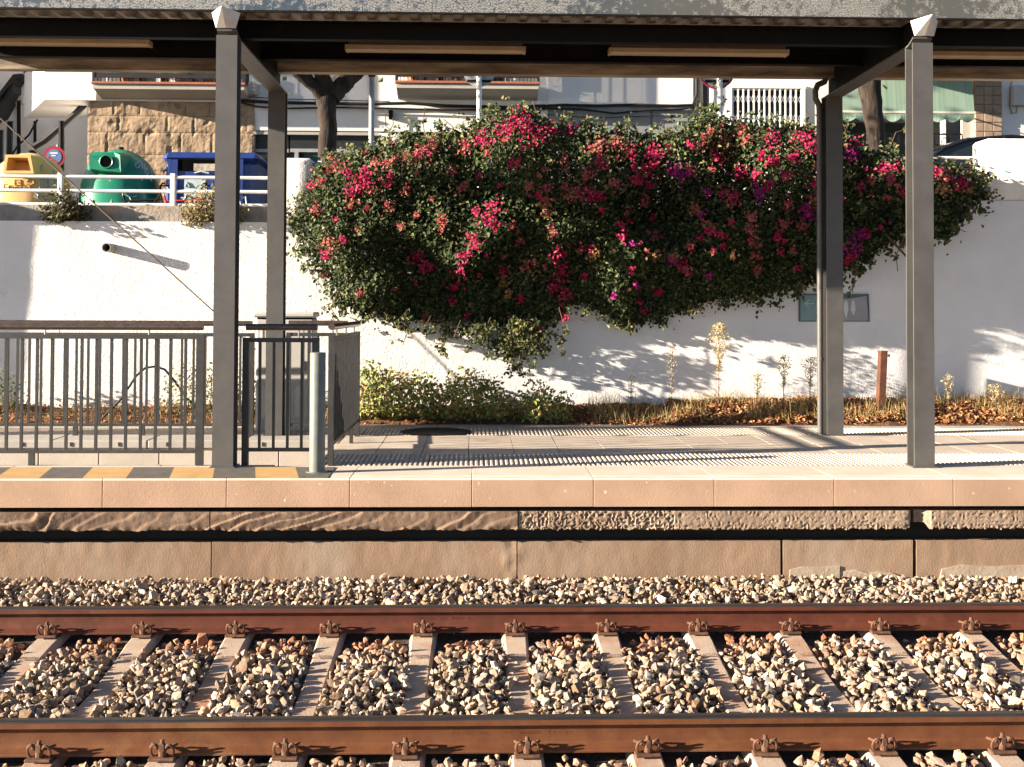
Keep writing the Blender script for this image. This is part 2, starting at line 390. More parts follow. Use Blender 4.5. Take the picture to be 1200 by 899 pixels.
def layer(y0, y1, sp, dz, keep_clear, smin, smax, x0=BX0, x1=BX1):
    gx, gy = np.meshgrid(np.arange(x0, x1, sp), np.arange(y0, y1, sp*.92))
    P = np.stack([gx.ravel(), gy.ravel()], 1) + rng.uniform(-sp*.48, sp*.48, (gx.size, 2))
    dx = np.abs(P[:, 0:1]-slx[None]).min(1)
    if keep_clear:
        wob = np.array([noise.noise((p[0]*2.3, p[1]*5, 3.3)) for p in P])
        half = .080 - .034*np.clip((6.95-P[:, 1])/.75, 0, 1)*(P[:, 1] > NR) + .03*wob
        ok = (dx > half) | (rng.uniform(size=len(P)) < .012)
        ok &= ~((dx < .14) & (np.abs(P[:, 1]-(NR-.13)) < .12)) & ~((dx < .14) & (np.abs(P[:, 1]-(FR-.13)) < .12))
        P = P[ok]; dx = dx[ok]
    n = len(P)
    s = rng.uniform(smin, smax, n)*np.where(rng.uniform(size=n) < .10, 1.35, 1)*np.where(rng.uniform(size=n) < .25, .75, 1)
    z = np.array([bedz(p[0], p[1]) + .018*noise.noise((p[0]*2.2, p[1]*2.2, 0)) for p in P]) + dz + rng.uniform(-.008, .012, n)
    # stones sink away just in front of the rails
    for rc in (NR, FR):
        k = np.clip(1-np.abs(P[:, 1]-rc)/.10, 0, 1); z -= k*.022
    # heaped against sleeper flanks mid-crib, lower next to the far rail end
    z += np.clip((dx-.1)/.1, 0, 1)*.014*np.clip((FR-.35-P[:, 1])/.3, -1, 1)*(P[:, 1] < FR)*(P[:, 1] > NR)
    sd = P[:, 0:1]-slx[None]; sd = np.where(sd > 0, sd, 9).min(1)
    z -= (.006+.042*np.clip(1-np.abs(sd-.13)/.10, 0, 1))*np.clip(1-(FR-.05-P[:, 1])/.5, 0, 1)*(P[:, 1] < FR) + .004*np.clip(1-(NR-.05-P[:, 1])/.3, 0, 1)*(P[:, 1] < NR)
    return np.c_[P, z], s
parts = []
for (y0, y1, sp, dz, kc, a, c) in ((4.9, 5.80, .050, .000, True, .019, .032), (4.9, 5.80, .060, .028, True, .020, .042),
                                 (5.95, 7.56, .050, .000, True, .019, .032), (5.95, 7.56, .060, .026, True, .020, .042),
                                 (7.68, 8.70, .050, .002, False, .018, .032), (7.70, 8.70, .060, .028, False, .020, .040),
                                 (7.95, 8.69, .085, .052, False, .020, .038), (3.6, 4.9, .075, .01, False, .025, .04)):
    parts.append(layer(y0, y1, sp, dz, kc, a, c))
P = np.concatenate([p[0] for p in parts]); S = np.concatenate([p[1] for p in parts])
# a band heaped up against the wall, of uneven height
gx = np.arange(BX0, BX1, .036); hz = np.array([.055+.03*noise.noise((x*1.1, 0, 7)) + .02*noise.noise((x*3.5, 0, 9)) for x in gx])
hp = np.stack([gx+rng.uniform(-.02, .02, len(gx)), rng.uniform(8.62, 8.70, len(gx)), np.array([bedz(0, 8.7)]*len(gx))+hz], 1)
P = np.concatenate([P, hp]); S = np.concatenate([S, rng.uniform(.019, .034, len(gx))])
keepout = np.ones(len(P), bool)
for rc in (NR, FR): keepout &= np.abs(P[:, 1]-rc) > .072 + S*.4
P, S = P[keepout], S[keepout]
V, Fc, T = stone_field(P, S, stone_tones(len(P), P))
tag(link('ballast_stones', np_mesh('ballast_stones', V, Fc, 'stones', T), (0, 0, 0)), 'pale angular crushed stone ballast around the sleepers and rails', 'ballast', kind='stuff')

# rail profile (UIC 54 like), y across, z up, top at 0
PROF = [(-.034,-.010),(-.030,-.003),(-.020,0),(.020,0),(.030,-.003),(.034,-.010),(.0345,-.036),(.012,-.044),(.0085,-.062),(.008,-.100),(.012,-.124),(.025,-.134),(.068,-.147),(.070,-.150),(.070,-.159),(-.070,-.159),(-.070,-.150),(-.068,-.147),(-.025,-.134),(-.012,-.124),(-.008,-.100),(-.0085,-.062),(-.012,-.044),(-.0345,-.036)]
def make_rail(yc, zt, label, rustm):
    b = MB(); n = len(PROF); x0, x1 = -14, 14
    poly = [(yc+y, zt+z) for y, z in PROF]
    V = [(x0, *p) for p in poly] + [(x1, *p) for p in poly]
    Fc = []; mi = []
    for i in range(n):
        j = (i+1) % n; Fc.append((i, n+i, n+j, j)); mi.append(1 if i in (0, 1, 2, 3, 4) else 0)
    Fc += [tuple(range(n)), tuple(range(2*n-1, n-1, -1))]; mi += [0, 0]
    b.add(V, Fc); b.mi = mi
    o = b.build('rail', [rustm, 'rail_top'], None, smooth=25); return tag(o, label, 'rail')
rail_n = make_rail(NR, ZN, 'orange brown rusty steel rail in the foreground, nearest the camera', 'rail_rust_near')
rail_f = make_rail(FR, ZF, 'red brown rusty steel rail on the platform side of the track', 'rail_rust')
for rl, yc, zt, txt, px in ((rail_n, NR, ZN, 'D  20  50      95   IIIIIIIII   I I    I5', 600), (rail_f, FR, ZF, '20 50   85  IIIIIII  II', 520)):
    put_text(txt, .022, .0012, (PX(px, yc, 850), yc-.0078, zt-.081), rl.data.materials[0].name, rl, 'rolled_lettering').scale = (2.1, 1, 1)
for o_ in rail_n.children[:]+rail_f.children[:]: o_['kind'] = 'stuff'

# sleeper: tapered monobloc, dished in the middle
SL0, SL1 = 5.42, 8.08
def sleeper_mesh():
    b = MB(); ys = [SL0, SL0+.1, NR-.2, NR+.2, NR+.45, (NR+FR)/2, FR-.45, FR-.2, FR+.2, SL1-.1, SL1]
    dip = [.0, 0, 0, 0, .018, .03, .018, 0, 0, 0, 0]
    wt = [.078, .082, .08, .078, .07, .066, .07, .075, .08, .082, .078]
    V = []
    for y, d, w_ in zip(ys, dip, wt):
        zt = ztrack(y)-.170-d
        V += [(-w_-.05, y, zt-.17), (-w_, y, zt-.012), (-w_+.012, y, zt), (w_-.012, y, zt), (w_, y, zt-.012), (w_+.05, y, zt-.17)]
    n = 6; Fc = []
    for i in range(len(ys)-1):
        for k in range(5): Fc.append((i*n+k, (i+1)*n+k, (i+1)*n+k+1, i*n+k+1))
        Fc.append((i*n+5, (i+1)*n+5, (i+1)*n, i*n))
    Fc += [tuple(range(n)), tuple(range(len(ys)*n-1, (len(ys)-1)*n-1, -1))]
    b.add(V, Fc); return b.mesh('sleeper_body', 'sleeper', smooth=30, origin=(0, (NR+FR)/2, -.99))
sl_me, sl_o = sleeper_mesh()
def imprint_mesh():
    b = MB(); r = random.Random(3)
    for row in range(3):
        x = -.04
        while x < .04:
            w_ = r.choice((.004, .006, .008)); yy = -.02+row*.02
            b.box(x, x+.0025, yy, yy+.012, 0, .003)
            if r.random() < .7: b.box(x, x+w_, yy+r.choice((0, .005, .0095)), yy+.0025+r.choice((0, .005, .0095)), 0, .0029)
            x += w_+.004
    return b.mesh('cast_marking', 'sleeper', origin=(0, 0, 0))[0]
im_me = imprint_mesh()
def clip_meshes():
    # rail clip: base plate, two open spring loops, square bolt. origin at rail foot edge, +y toward rail
    pl = MB(); pl.bbox(-.052, .052, -.052, .004, -.004, .008, .003)
    lp = MB()
    for s in (-1, 1):
        pts = []
        for k in range(15):
            a = -math.pi*.55 + k/14*math.pi*1.45
            pts.append((s*(.030+.016*math.cos(a)*1.0), -.030-.010*math.sin(a), .032+.026*math.sin(a)))
        pts = [(s*.014, -.012, .014)] + pts + [(s*.05, .012, .045), (s*.03, .028, .034)]
        lp.tube(pts, .0058, 6)
    bo = MB(); bo.lathe([(.016, .0), (.016, .02), (.012, .021), (.012, .034)], (0, -.026, .012), 10)
    bo.lathe([(.0185, .0), (.0185, .022), (.012, .028)], (0, -.026, .032), 6)
    bo.lathe([(.009, 0), (.009, .016), (.005, .018)], (0, -.026, .058), 8)
    return pl.mesh('baseplate', 'clip_rust', origin=(0, 0, 0))[0], lp.mesh('spring_loop', 'clip_rust', smooth=50, origin=(0, 0, 0))[0], bo.mesh('bolt', 'clip_rust', origin=(0, 0, 0))[0]
pl_me, lp_me, bo_me = clip_meshes()
ORD = ['first', 'second', 'third', 'fourth', 'fifth', 'sixth', 'seventh', 'eighth', 'ninth', 'tenth', 'eleventh', 'twelfth', 'thirteenth', 'fourteenth', 'fifteenth']
for i, x in enumerate(SLX):
    root = empty('concrete_sleeper', (x, (NR+FR)/2, -.99), f'rust stained concrete sleeper under both rails, {ORD[i]} of the row counted from the left', 'sleeper', 'concrete sleepers of the track')
    link('sleeper_body', sl_me, sl_o + Vector((x, 0, 0)), root)
    for yy in (FR-.42, NR+.30):
        mk = link('cast_marking', im_me, (x, yy, ztrack(yy)-.1705-.010), root)
    for rc, zt, side in ((NR, ZN, 1), (NR, ZN, -1), (FR, ZF, 1), (FR, ZF, -1)):
        pl = link('baseplate', pl_me, (x+rnd.uniform(-.006, .006), rc-side*.071, zt-.161), root)
        pl.rotation_euler = (0, 0, (0 if side == 1 else math.pi)+rnd.uniform(-.06, .06)); pl.scale = (1.22, 1.05, 1.25)
        for nm, mm in (('spring_loop', lp_me), ('bolt', bo_me)):
            c = bpy.data.objects.new(nm, mm); COL.objects.link(c); c.parent = pl

# ================================================================== PLATFORM
PF = 8.63                                  # front face of the coping
PX0, PX1 = -7.0, 8.6
def pz(y): return -.012*(y-PF)             # paving falls gently to the back
OP0, OP1, OPX = 9.40, 11.12, -1.30         # sunken ramp opening behind the front fence
b = MB()
b.box(PX0, PX1, 9.0, OP0, -1.25, -.10)
b.box(PX0, PX1, OP1+.03, 12.55, -1.25, -.10)
b.box(OPX, PX1, OP0, OP1+.03, -1.25, -.10)
platform = b.build('platform', 'core'); tag(platform, kind='structure')
# ramp floor and far wall panels of the opening
b = MB(); b.add([(PX0, OP0-.1, -.95), (OPX+.05, OP0-.1, -.62), (OPX+.05, OP1+.1, -.62), (PX0, OP1+.1, -.95)], [(0, 1, 2, 3)]); b.build('ramp_floor', 'slab', platform)
pw = .565; x = OPX
while x > PX0:
    b = MB(); b.bbox(x-pw+.006, x-.004, OP1, OP1+.05, -1.0, pz(OP1)-.075, .004); b.build('wall_panel', 'pit_wall', platform); x -= pw
x = OPX
while x > PX0:
    b = MB(); b.bbox(x-.9+.006, x-.004, OP1-.03, OP1+.47, pz(OP1)-.07, pz(OP1)+.004, .008); b.build('kerb_slab', 'kerb', platform)
    for k in (.18, .63):
        c = MB(); c.box(x-.9+k, x-.9+k+.02, OP1-.036, OP1-.029, pz(OP1)-.05, pz(OP1)-.012); c.build('kerb_notch', 'core', platform)
    x -= .9
# coping blocks with a white top band and two shallow grooves
CJ = [-.0199+.9045*i for i in range(-8, 10)]
def coping_mesh(L, top):
    y0 = PF; P = [(y0, -.21), (y0, -.012), (y0+.012, 0), (y0+.075, 0), (y0+.078, -.006), (y0+.088, -.006), (y0+.091, 0), (y0+.125, 0), (y0+.128, -.006), (y0+.138, -.006), (y0+.141, 0), (y0+.69, pz(y0+.69)), (y0+.69, -.21)]
    b = MB(); n = len(P); g = .0018
    xs = [g, g+.003, L-g-.003, L-g]; V = []
    for k, xx in enumerate(xs):
        i = .003 if k in (0, 3) else 0
        for (y, z) in P: V.append((xx, min(max(y, y0+i), y0+.69-i), min(z, 0-i) if z > -.1 else z))
    Fc = []; mi = []
    for k in range(3):
        for i in range(n):
            j = (i+1) % n; Fc.append((k*n+i, (k+1)*n+i, (k+1)*n+j, k*n+j)); mi.append(0 if i in (0, 11, 12) else 1)
    Fc += [tuple(range(n)), tuple(range(4*n-1, 3*n-1, -1))]; mi += [0, 0]
    b.add(V, Fc); b.mi = mi; return b.mesh('coping_block', top, origin=(0, y0, -.21))
cm_a, co = coping_mesh(.9045, ['coping', 'coping_top'])
for i in range(len(CJ)-1):
    ob = link('coping_block', cm_a, (CJ[i], co.y, co.z+rnd.uniform(-.0015, .0015)), platform)
# hazard stripes painted on the coping left of the bollard
hz_end = atz(372, 556, 0).x
per = 93/1356*9.22; sw = per/2
x = atz(16.5, 546, 0).x - per/2          # a yellow stripe's far-left corner
k = -8
ya, yb = PF+.012, PF+.60
while x + k*sw < hz_end:
    a = x + k*sw; m = 'hazard_yellow' if (k % 2) else 'hazard_black'
    sk = .115
    P = [(a+sk, ya), (a+sk+sw, ya), (a+sw, yb), (a, yb)]
    P = [(min(p[0], hz_end+.10), p[1]) for p in P]
    zf = lambda y: .004+pz(y)
    c = MB(); c.add([(p[0], p[1], zf(p[1])) for p in P]+[(p[0], p[1], zf(p[1])-.003) for p in P], [(0, 1, 2, 3), (7, 6, 5, 4), (0, 4, 5, 1), (1, 5, 6, 2), (2, 6, 7, 3), (3, 7, 4, 0)])
    c.build('hazard_stripe', m, platform); k += 1
# tactile slabs with ridges running across the platform
def tactile_mesh(L, W, name):
    b = MB(); b.bbox(.003, L-.003, 0, W-.006, -.06, 0, .003); n = int(round(L/.041)); s = L/n
    for i in range(n):
        c = s*(i+.5); b.add([(c-.013, .01, -.001), (c+.013, .01, -.001), (c+.013, W-.016, -.001), (c-.013, W-.016, -.001), (c-.007, .016, .007), (c+.007, .016, .007), (c+.007, W-.022, .007), (c-.007, W-.022, .007)],
                          [(4, 5, 6, 7), (0, 1, 5, 4), (1, 2, 6, 5), (2, 3, 7, 6), (3, 0, 4, 7)])
    return b.mesh(name, 'tactile', origin=(0, 0, 0))[0]
def lay(me, y, x0, step, mat_end=PX1, x_from=None):
    x = x0
    while x < mat_end:
        link(me.name, me, (x, y, pz(y)+rnd.uniform(-.0015, .0015)), platform); x += step
def slab_mesh(L, W, m, name):
    b = MB(); b.bbox(.003, L-.003, 0, W-.006, -.06, 0, .0012); return b.mesh(name, m, origin=(0, 0, 0))[0]
Y1, Y2, Y3, Y4, Y5 = PF+.69, 10.02, 11.50, 12.12, 12.62
T1 = tactile_mesh(.4522, Y2-Y1, 'tactile_slab'); lay(T1, Y1, OPX+.02, .4522)
S1 = slab_mesh(.405, (Y3-Y2)/2, 'slab', 'paving_slab')
for r_ in range(2): lay(S1, Y2+r_*(Y3-Y2)/2, OPX+.03, .405)
T2 = tactile_mesh(.4522, Y4-Y3, 'tactile_slab'); lay(T2, Y3+.1, PX0, .4522)
K1 = slab_mesh(.9, Y5-Y4-.08, 'kerb', 'edge_slab'); lay(K1, Y4+.1, PX0+.3, .9)
S2 = slab_mesh(.9, OP0-Y1-.004, 'kerb', 'edge_slab'); lay(S2, Y1, PX0, .9, OPX-.75)
# manhole cover on the paving
c = MB(); p = atz(512, 503, -.035); c.lathe([(.36, 0), (.36, .006), (.33, .008)], (p.x, 11.83, pz(11.83)+.009), 40); c.build('manhole_cover', 'dark_steel', platform)
# dark core behind a slot added for the coping's shadow; old walls below
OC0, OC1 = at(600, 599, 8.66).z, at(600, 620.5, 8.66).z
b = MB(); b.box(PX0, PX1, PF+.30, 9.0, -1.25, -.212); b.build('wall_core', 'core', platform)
def rough_block(name, px0, px1, y, z0, z1, d, material, fn, nx_per_m=105, nz=16):
    x0, x1 = PX(px0, y, 610)+.004, PX(px1, y, 610)-.004
    nx = max(8, int((x1-x0)*nx_per_m)); nx = min(nx, 420)
    V = []; 
    for j in range(nz+1):
        for i in range(nx+1):
            u = x0+(x1-x0)*i/nx; v = z0+(z1-z0)*j/nz
            du, dv, dd = fn(u, v, j/nz, i/nx)
            V.append((u+du, y+dd, v+dv))
    f = [(j*(nx+1)+i, j*(nx+1)+i+1, (j+1)*(nx+1)+i+1, (j+1)*(nx+1)+i) for j in range(nz) for i in range(nx)]
    k = len(V); top = [nz*(nx+1)+i for i in range(nx+1)]; bot = list(range(nx+1))
    V += [(x0, y+d, z1), (x1, y+d, z1), (x0, y+d, z0), (x1, y+d, z0)]
    f += [tuple(top)+(k+1, k), tuple(bot[::-1])+(k+2, k+3), tuple([j*(nx+1) for j in range(nz, -1, -1)])+(k+2, k), tuple([j*(nx+1)+nx for j in range(nz+1)])+(k+1, k+3)]
    b = MB(); b.add(V, f); return b.build(name, material, platform, smooth=22)
def f_fract(u, v, t, s):
    w_ = u*4.2 - v*(9.5+4*noise.noise((u*.7, 0, 3))) + 1.5*noise.noise((u*1.7, v*3, 1)) + .5*noise.noise((u*5, v*7, 2))
    k = math.floor(w_); f = w_-k; amp = .017*(.3+.7*abs(noise.noise((k*3.7, 0, 9)))*2)
    saw = f/.12 if f < .12 else 1-(f-.12)/.88
    e = max(0, .22-t)*4.5
    return 0, -.020*e*noise.noise((u*7, 0, 2))-.012*e*noise.noise((u*30, 3, 2)), -amp*saw - .008*noise.noise((u*4, v*8, .5)) - .003*noise.noise((u*25, v*25, .5)) + .02*e*abs(noise.noise((u*14, v*9, 1)))
def f_crumb(u, v, t, s):
    k = 1.0 if u < PX(790, 8.68) else .35
    e = max(0, .35-t)*2.9
    c = abs(noise.noise((u*34, v*34, 8)))*.03*k
    return 0, -.02*e*noise.noise((u*22, 0, 5)) + .014*e*noise.noise((u*60, 0, 5)), c + .018*e*abs(noise.noise((u*40, v*40, 2))) + .006*noise.noise((u*2, v*6, 0))
def f_notch(u, v, t, s):
    a = f_crumb(u, v, t, s); d = min(abs(u-PX(1075, 8.68))/.09, 1)
    return a[0], a[1]+(.07*(1-d) if t < .3 else 0), a[2]+.05*(1-d)
for (a, c, fn, m) in ((-420, 246, f_fract, 'old_stone'), (246, 607, f_fract, 'old_stone'), (607, 1068, f_notch, 'old_concrete'), (1072, 1650, f_notch, 'old_concrete')):
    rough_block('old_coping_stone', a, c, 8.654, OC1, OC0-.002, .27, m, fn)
LW1 = at(600, 634.5, 8.75).z  # panels stop short, leaving a slot shaped to stand in for shadow
for pts_ in ([(924, 690), (926, 668), (940, 664.5), (962, 665), (984, 663.5), (984, 690)], [(988, 690), (989, 670), (1004, 668), (1018, 672), (1030, 670), (1044, 671), (1056, 676), (1058, 690)], [(1098, 690), (1104, 667), (1130, 662), (1170, 664), (1230, 661), (1230, 690)]):
    P_ = [at(q[0], q[1], 8.738) for q in pts_]; b = MB(); b.prism([(q.x, q.z) for q in P_][::-1], 'y', 8.737, 8.752); b.build('plaster_patch', 'plaster', platform)
def f_low(u, v, t, s):
    e = max(0, t-.75)*4
    k = .02*max(0, 1-abs(u-PX(600, 8.8))/.12)
    return 0, .008*e*noise.noise((u*7, 0, 1)), .006*noise.noise((u*1.3, v*3, 3)) + .003*noise.noise((u*14, v*14, 3)) + k*noise.noise((u*16, v*9, 6))
for (a, c) in ((-420, 248), (248, 606), (606, 915), (917, 1070), (1073, 1650)):
    rough_block('retaining_panel', a, c, 8.748, -1.05, LW1, .06, 'lower_wall', f_low, 40, 14)

# ================================================================== CANOPY
CXL, CXR = -4.85, 7.6
PXS = (-1.98, 3.60); PYF, PYR = 9.27, 11.57
ZD = lambda y: CAMZ + 2.305 + .03*(y-9.6)          # underside of deck
canopy = empty('platform_canopy', ((PXS[0]+PXS[1])/2, (PYF+PYR)/2, 0), 'grey steel platform canopy on four posts with peeling fascia and corrugated deck', 'canopy')
def h_section(b, x, y, z0, z1, wd=.165, dp=.165, t=.014):
    b.box(x-wd/2, x+wd/2, y-dp/2, y-dp/2+t, z0, z1); b.box(x-wd/2, x+wd/2, y+dp/2-t, y+dp/2, z0, z1)
    b.box(x-.006, x+.006, y-dp/2+t, y+dp/2-t, z0, z1)
ZB = CAMZ + 2.07                                   # underside of transverse beams at the front post
for x in PXS:
    for y in (PYF, PYR):
        b = MB(); h_section(b, x, y, pz(y)-.05, ZB-.002 if y == PYF else CAMZ+2.04)
        po = b.build('post', 'post_paint', canopy)
        c = MB(); c.box(x-.10, x+.10, y-.10, y+.10, pz(y)-.055, pz(y)+.012); c.build('base_plate', 'post_paint', po)
    # transverse beam: bottom flange falls to the rear, web, top flange, upturned nose
    zr = CAMZ+2.06; yn = 8.99
    prof_b = [(9.19, ZB+.045), (9.20, ZB+.043), (9.22, ZB+.03), (PYF+.02, ZB), (PYF+.1, ZB-.005), (PYR+.09, zr-.02)]
    zt = lambda y: ZD(y)-.004
    web = MB(); poly = prof_b + [(PYR+.09, zt(PYR)), (9.19, zt(9.19))]
    web.prism(poly, 'x', x-.007, x+.007); wb = web.build('beam', 'dark_steel', canopy)
    fl = MB(); V = []
    wds = [.078, .079, .08, .0825, .0825, .0825]
    for (y, z), w_ in zip(prof_b, wds): V += [(x-w_, y, z), (x+w_, y, z), (x+w_, y, z-.014), (x-w_, y, z-.014)]
    Fc = [(0, 1, 2, 3), (23, 22, 21, 20)]
    for i in range(5):
        for k in range(4): Fc.append((i*4+k, (i+1)*4+k, (i+1)*4+(k+1) % 4, i*4+(k+1) % 4))
    fl.add(V, Fc); fl.build('beam_flange', 'post_paint', wb)
    # pale folded prow plates closing the beam nose
    for sg in (-1, 1):
        RT, RB, LB, LT = (x, 8.985, CAMZ+2.25), (x, 9.14, CAMZ+2.115), (x+sg*.078, 9.15, CAMZ+2.115), (x+sg*.112, 9.15, CAMZ+2.235)
        g = MB(); q = [RT, RB, LB, LT]; g.add(q+[(p_[0]-sg*.002, p_[1]+.012, p_[2]) for p_ in q], [(0, 1, 2, 3), (7, 6, 5, 4), (0, 4, 5, 1), (1, 5, 6, 2), (2, 6, 7, 3), (3, 7, 4, 0)]); g.build('prow_plate', 'cap_white', wb)
# longitudinal purlins
def purlin(y, z0, z1, m, w_=.09, name='purlin'):
    b = MB(); t = .012
    b.box(CXL, CXR, y-w_/2, y+w_/2, z0, z0+t); b.box(CXL, CXR, y-w_/2, y+w_/2, z1-t, z1); b.box(CXL, CXR, y-.006, y+.006, z0+t, z1-t)
    return b.build(name, m, canopy)
purlin(9.60, CAMZ+2.125, CAMZ+2.278, 'dark_steel')
purlin(10.62, CAMZ+2.165, ZD(10.62)-.003, 'dark_steel')
b = MB(); b.box(CXL, CXR, PYR-.10, PYR-.088, CAMZ+2.235, CAMZ+2.36); b.box(CXL, CXR, PYR-.10, PYR+.02, CAMZ+2.223, CAMZ+2.235)
b.box(CXL, CXR, PYR+.02, PYR+.03, CAMZ+2.223, ZD(PYR)+.05); b.build('gutter', 'rear_beam', canopy)
# fascia
FY = 9.17; FZ0 = at(600, 15.5, FY).z
b = MB(); xs = [CXL, -3.2, PX(507, FY, 10), PX(1400, FY, 10), CXR]
for i in range(len(xs)-1):
    f = MB(); f.bbox(xs[i]+.001, xs[i+1]-.001, FY, FY+.012, FZ0, FZ0+.34, .002); f.build('fascia_panel', 'fascia', canopy)
b.box(CXL, CXR, FY+.003, FY+.025, FZ0-.012, FZ0-.002); b.build('fascia_trim', 'dark_steel', canopy)
# trapezoidal deck
pit = .18; n = int((CXR-CXL)/pit); V = []; Fc = []
xs = []
for i in range(n):
    x = CXL+i*pit; xs += [(x, 0), (x+.045, 0), (x+.065, .042), (x+.145, .042), (x+.165, 0)]
xs.append((CXL+n*pit, 0))
for y in (FY+.02, PYR+.05):
    for (x, h) in xs: V.append((x, y, ZD(y)+h))
m = len(xs); Fc = [(i, i+1, m+i+1, m+i) for i in range(m-1)]
b = MB(); b.add(V, Fc); V2 = [(x, y, z+.004) for x, y, z in V]; b.add(V2, [f[::-1] for f in Fc]); b.build('corrugated_deck', 'deck', canopy)
# rain downpipe with swan neck on the right rear post
xp = PXS[1]-.125; yp = PYR+.01
pts = [(xp+.06, yp-.03, CAMZ+2.24), (xp+.045, yp-.03, CAMZ+2.19), (xp-.025, yp-.03, CAMZ+2.16), (xp-.05, yp-.03, CAMZ+2.10), (xp-.045, yp-.02, CAMZ+2.02), (xp-.005, yp, CAMZ+1.96), (xp, yp, CAMZ+1.90), (xp, yp, .9), (xp, yp, pz(yp)+.02)]
P2 = []
for i in range(len(pts)-1):
    for t in (0, .33, .66): P2.append(Vector(pts[i]).lerp(Vector(pts[i+1]), t))
P2.append(Vector(pts[-1]))
b = MB(); b.tube(P2, .03, 12); dp = b.build('downpipe', 'post_paint', canopy, smooth=50)
for z in (.72, 1.9): c = MB(); c.lathe([(.038, 0), (.038, .03)], (xp, yp, z), 12); c.build('pipe_bracket', 'post_paint', dp)

# strip lights under the canopy
def strip_light(px0, px1, py0, py1, label):
    Y = 10.50; x0, x1, z0, z1 = rect(px0, py0, px1, py1, Y)
    root = empty('strip_light', ((x0+x1)/2, Y, z0), label, 'lamp', 'fluorescent strip lights under the canopy')
    h = MB(); h.bbox(x0+.03, x1-.03, Y-.05, Y+.05, z0+.045, z1, .006); h.build('lamp_housing', 'lamp_housing', root)
    d = MB(); d.prism([(Y-.065, z0+.05), (Y-.06, z0+.012), (Y-.045, z0), (Y+.045, z0), (Y+.06, z0+.012), (Y+.065, z0+.05)], 'x', x0+.02, x1-.02); d.build('diffuser', 'lamp_diffuser', root, smooth=20)
    for a, c in ((x0, x0+.022), (x1-.022, x1)):
        e = MB(); e.bbox(a, c, Y-.068, Y+.068, z0-.002, z0+.055, .006); e.build('end_cap', 'lamp_diffuser', root)
    for k in (.12, .5, .88):
        s_ = MB(); xx = x0+(x1-x0)*k; s_.box(xx-.01, xx+.01, Y-.01, Y+.01, z1-.002, ZD(Y)+.03); s_.build('hanger', 'dark_steel', root)
strip_light(-33, 177, 41, 53.5, 'tan strip light under the canopy left of the left front post')
strip_light(405, 616, 47, 61.5, 'tan strip light under the canopy nearest the left posts, above the tree')
strip_light(713, 923, 52, 65, 'tan strip light under the canopy above the bougainvillea, left of the right front post')
strip_light(1052, 1262, 56, 68.5, 'tan strip light under the canopy right of the right front post, above the green awning')

# ================================================================== FENCES round the ramp opening
def fence_run(root, p0, p1, ztop_rail, ztop, zbot, nbars, hand=True, posts=(True, True), fat=.028, feet=(), hand_ext=(0, 0)):
    """straight panel from p0 to p1 (x,y); heights relative to ground there"""
    p0 = Vector((*p0, 0)); p1 = Vector((*p1, 0)); d = (p1-p0); L = d.length; d.normalize(); nrm = Vector((-d.y, d.x, 0))
    def bar(name, a, c, z0, z1, hw, m='fence_paint', hd=None):
        hd = hd or hw; A = p0+d*a; C = p0+d*c; b = MB()
        za, zc = pz(A.y), pz(C.y)
        if abs(c-a) < 1e-6:
            q = [A-d*hw-nrm*hd, A+d*hw-nrm*hd, A+d*hw+nrm*hd, A-d*hw+nrm*hd]
            b.add([(v.x, v.y, za+z0) for v in q]+[(v.x, v.y, za+z1) for v in q], [(0, 3, 2, 1), (4, 5, 6, 7), (0, 1, 5, 4), (1, 2, 6, 5), (2, 3, 7, 6), (3, 0, 4, 7)])
        else:
            V = [(*(A-nrm*hd)[:2], za+z0), (*(C-nrm*hd)[:2], zc+z0), (*(C+nrm*hd)[:2], zc+z0), (*(A+nrm*hd)[:2], za+z0), (*(A-nrm*hd)[:2], za+z1), (*(C-nrm*hd)[:2], zc+z1), (*(C+nrm*hd)[:2], zc+z1), (*(A+nrm*hd)[:2], za+z1)]
            b.add(V, [(0, 3, 2, 1), (4, 5, 6, 7), (0, 1, 5, 4), (1, 2, 6, 5), (2, 3, 7, 6), (3, 0, 4, 7)])
        return b.build(name, m, root)
    bar('top_bar', 0, L, ztop-.035, ztop, 0, hd=.018)
    bar('bottom_bar', 0, L, zbot, zbot+.028, 0, hd=.016)
    for k, on in enumerate(posts):
        if on: bar('end_post', k*L, k*L, .002, ztop-.002 if False else ztop+.001, fat, hd=.022)
    for k in feet: bar('foot', k, k, .002, zbot+.001, .022, hd=.015)
    for i in range(1, nbars):
        t = L*i/nbars; bar('baluster', t, t, zbot+.027, ztop-.034, .0105, hd=.0105)
    if hand:
        A = p0-d*hand_ext[0]; C = p1+d*hand_ext[1]; b = MB()
        b.tube([(A.x, A.y, pz(A.y)+ztop_rail-.027), (C.x, C.y, pz(C.y)+ztop_rail-.027)], .027, 14); hr = b.build('handrail', 'handrail', root, smooth=40)
        k = max(2, int(L/.9)+1)
        for i in range(k):
            q = p0+d*(L*(i+.5)/k); s_ = MB(); s_.tube([(q.x, q.y, pz(q.y)+ztop-.002), (q.x, q.y, pz(q.y)+ztop_rail-.05)], .008, 8); s_.build('handrail_stem', 'chrome', hr)
YF = 9.36
def zrel(py, Y, px): return at(px, py, Y).z - pz(Y)
xE = PX(234.5, YF, 460)
f1 = empty('railing', (xE, YF, pz(YF)), 'dark grey metal railing along the platform edge left of the left front post', 'railing')
L1 = 16*.168*1.0
sp = 68/4/1356*YF            # baluster pitch 17 px
nb = 28
fence_run(f1, (xE-nb*sp, YF), (xE, YF), zrel(379, YF, 120), zrel(392, YF, 120), zrel(531, YF, 120), nb, posts=(True, True), fat=.030, feet=(nb*sp*.0+ (nb*sp-(xE-PX(37, YF, 540))),), hand_ext=(0, .02))
xa, xb = PX(288, YF, 460), PX(370, YF, 460)
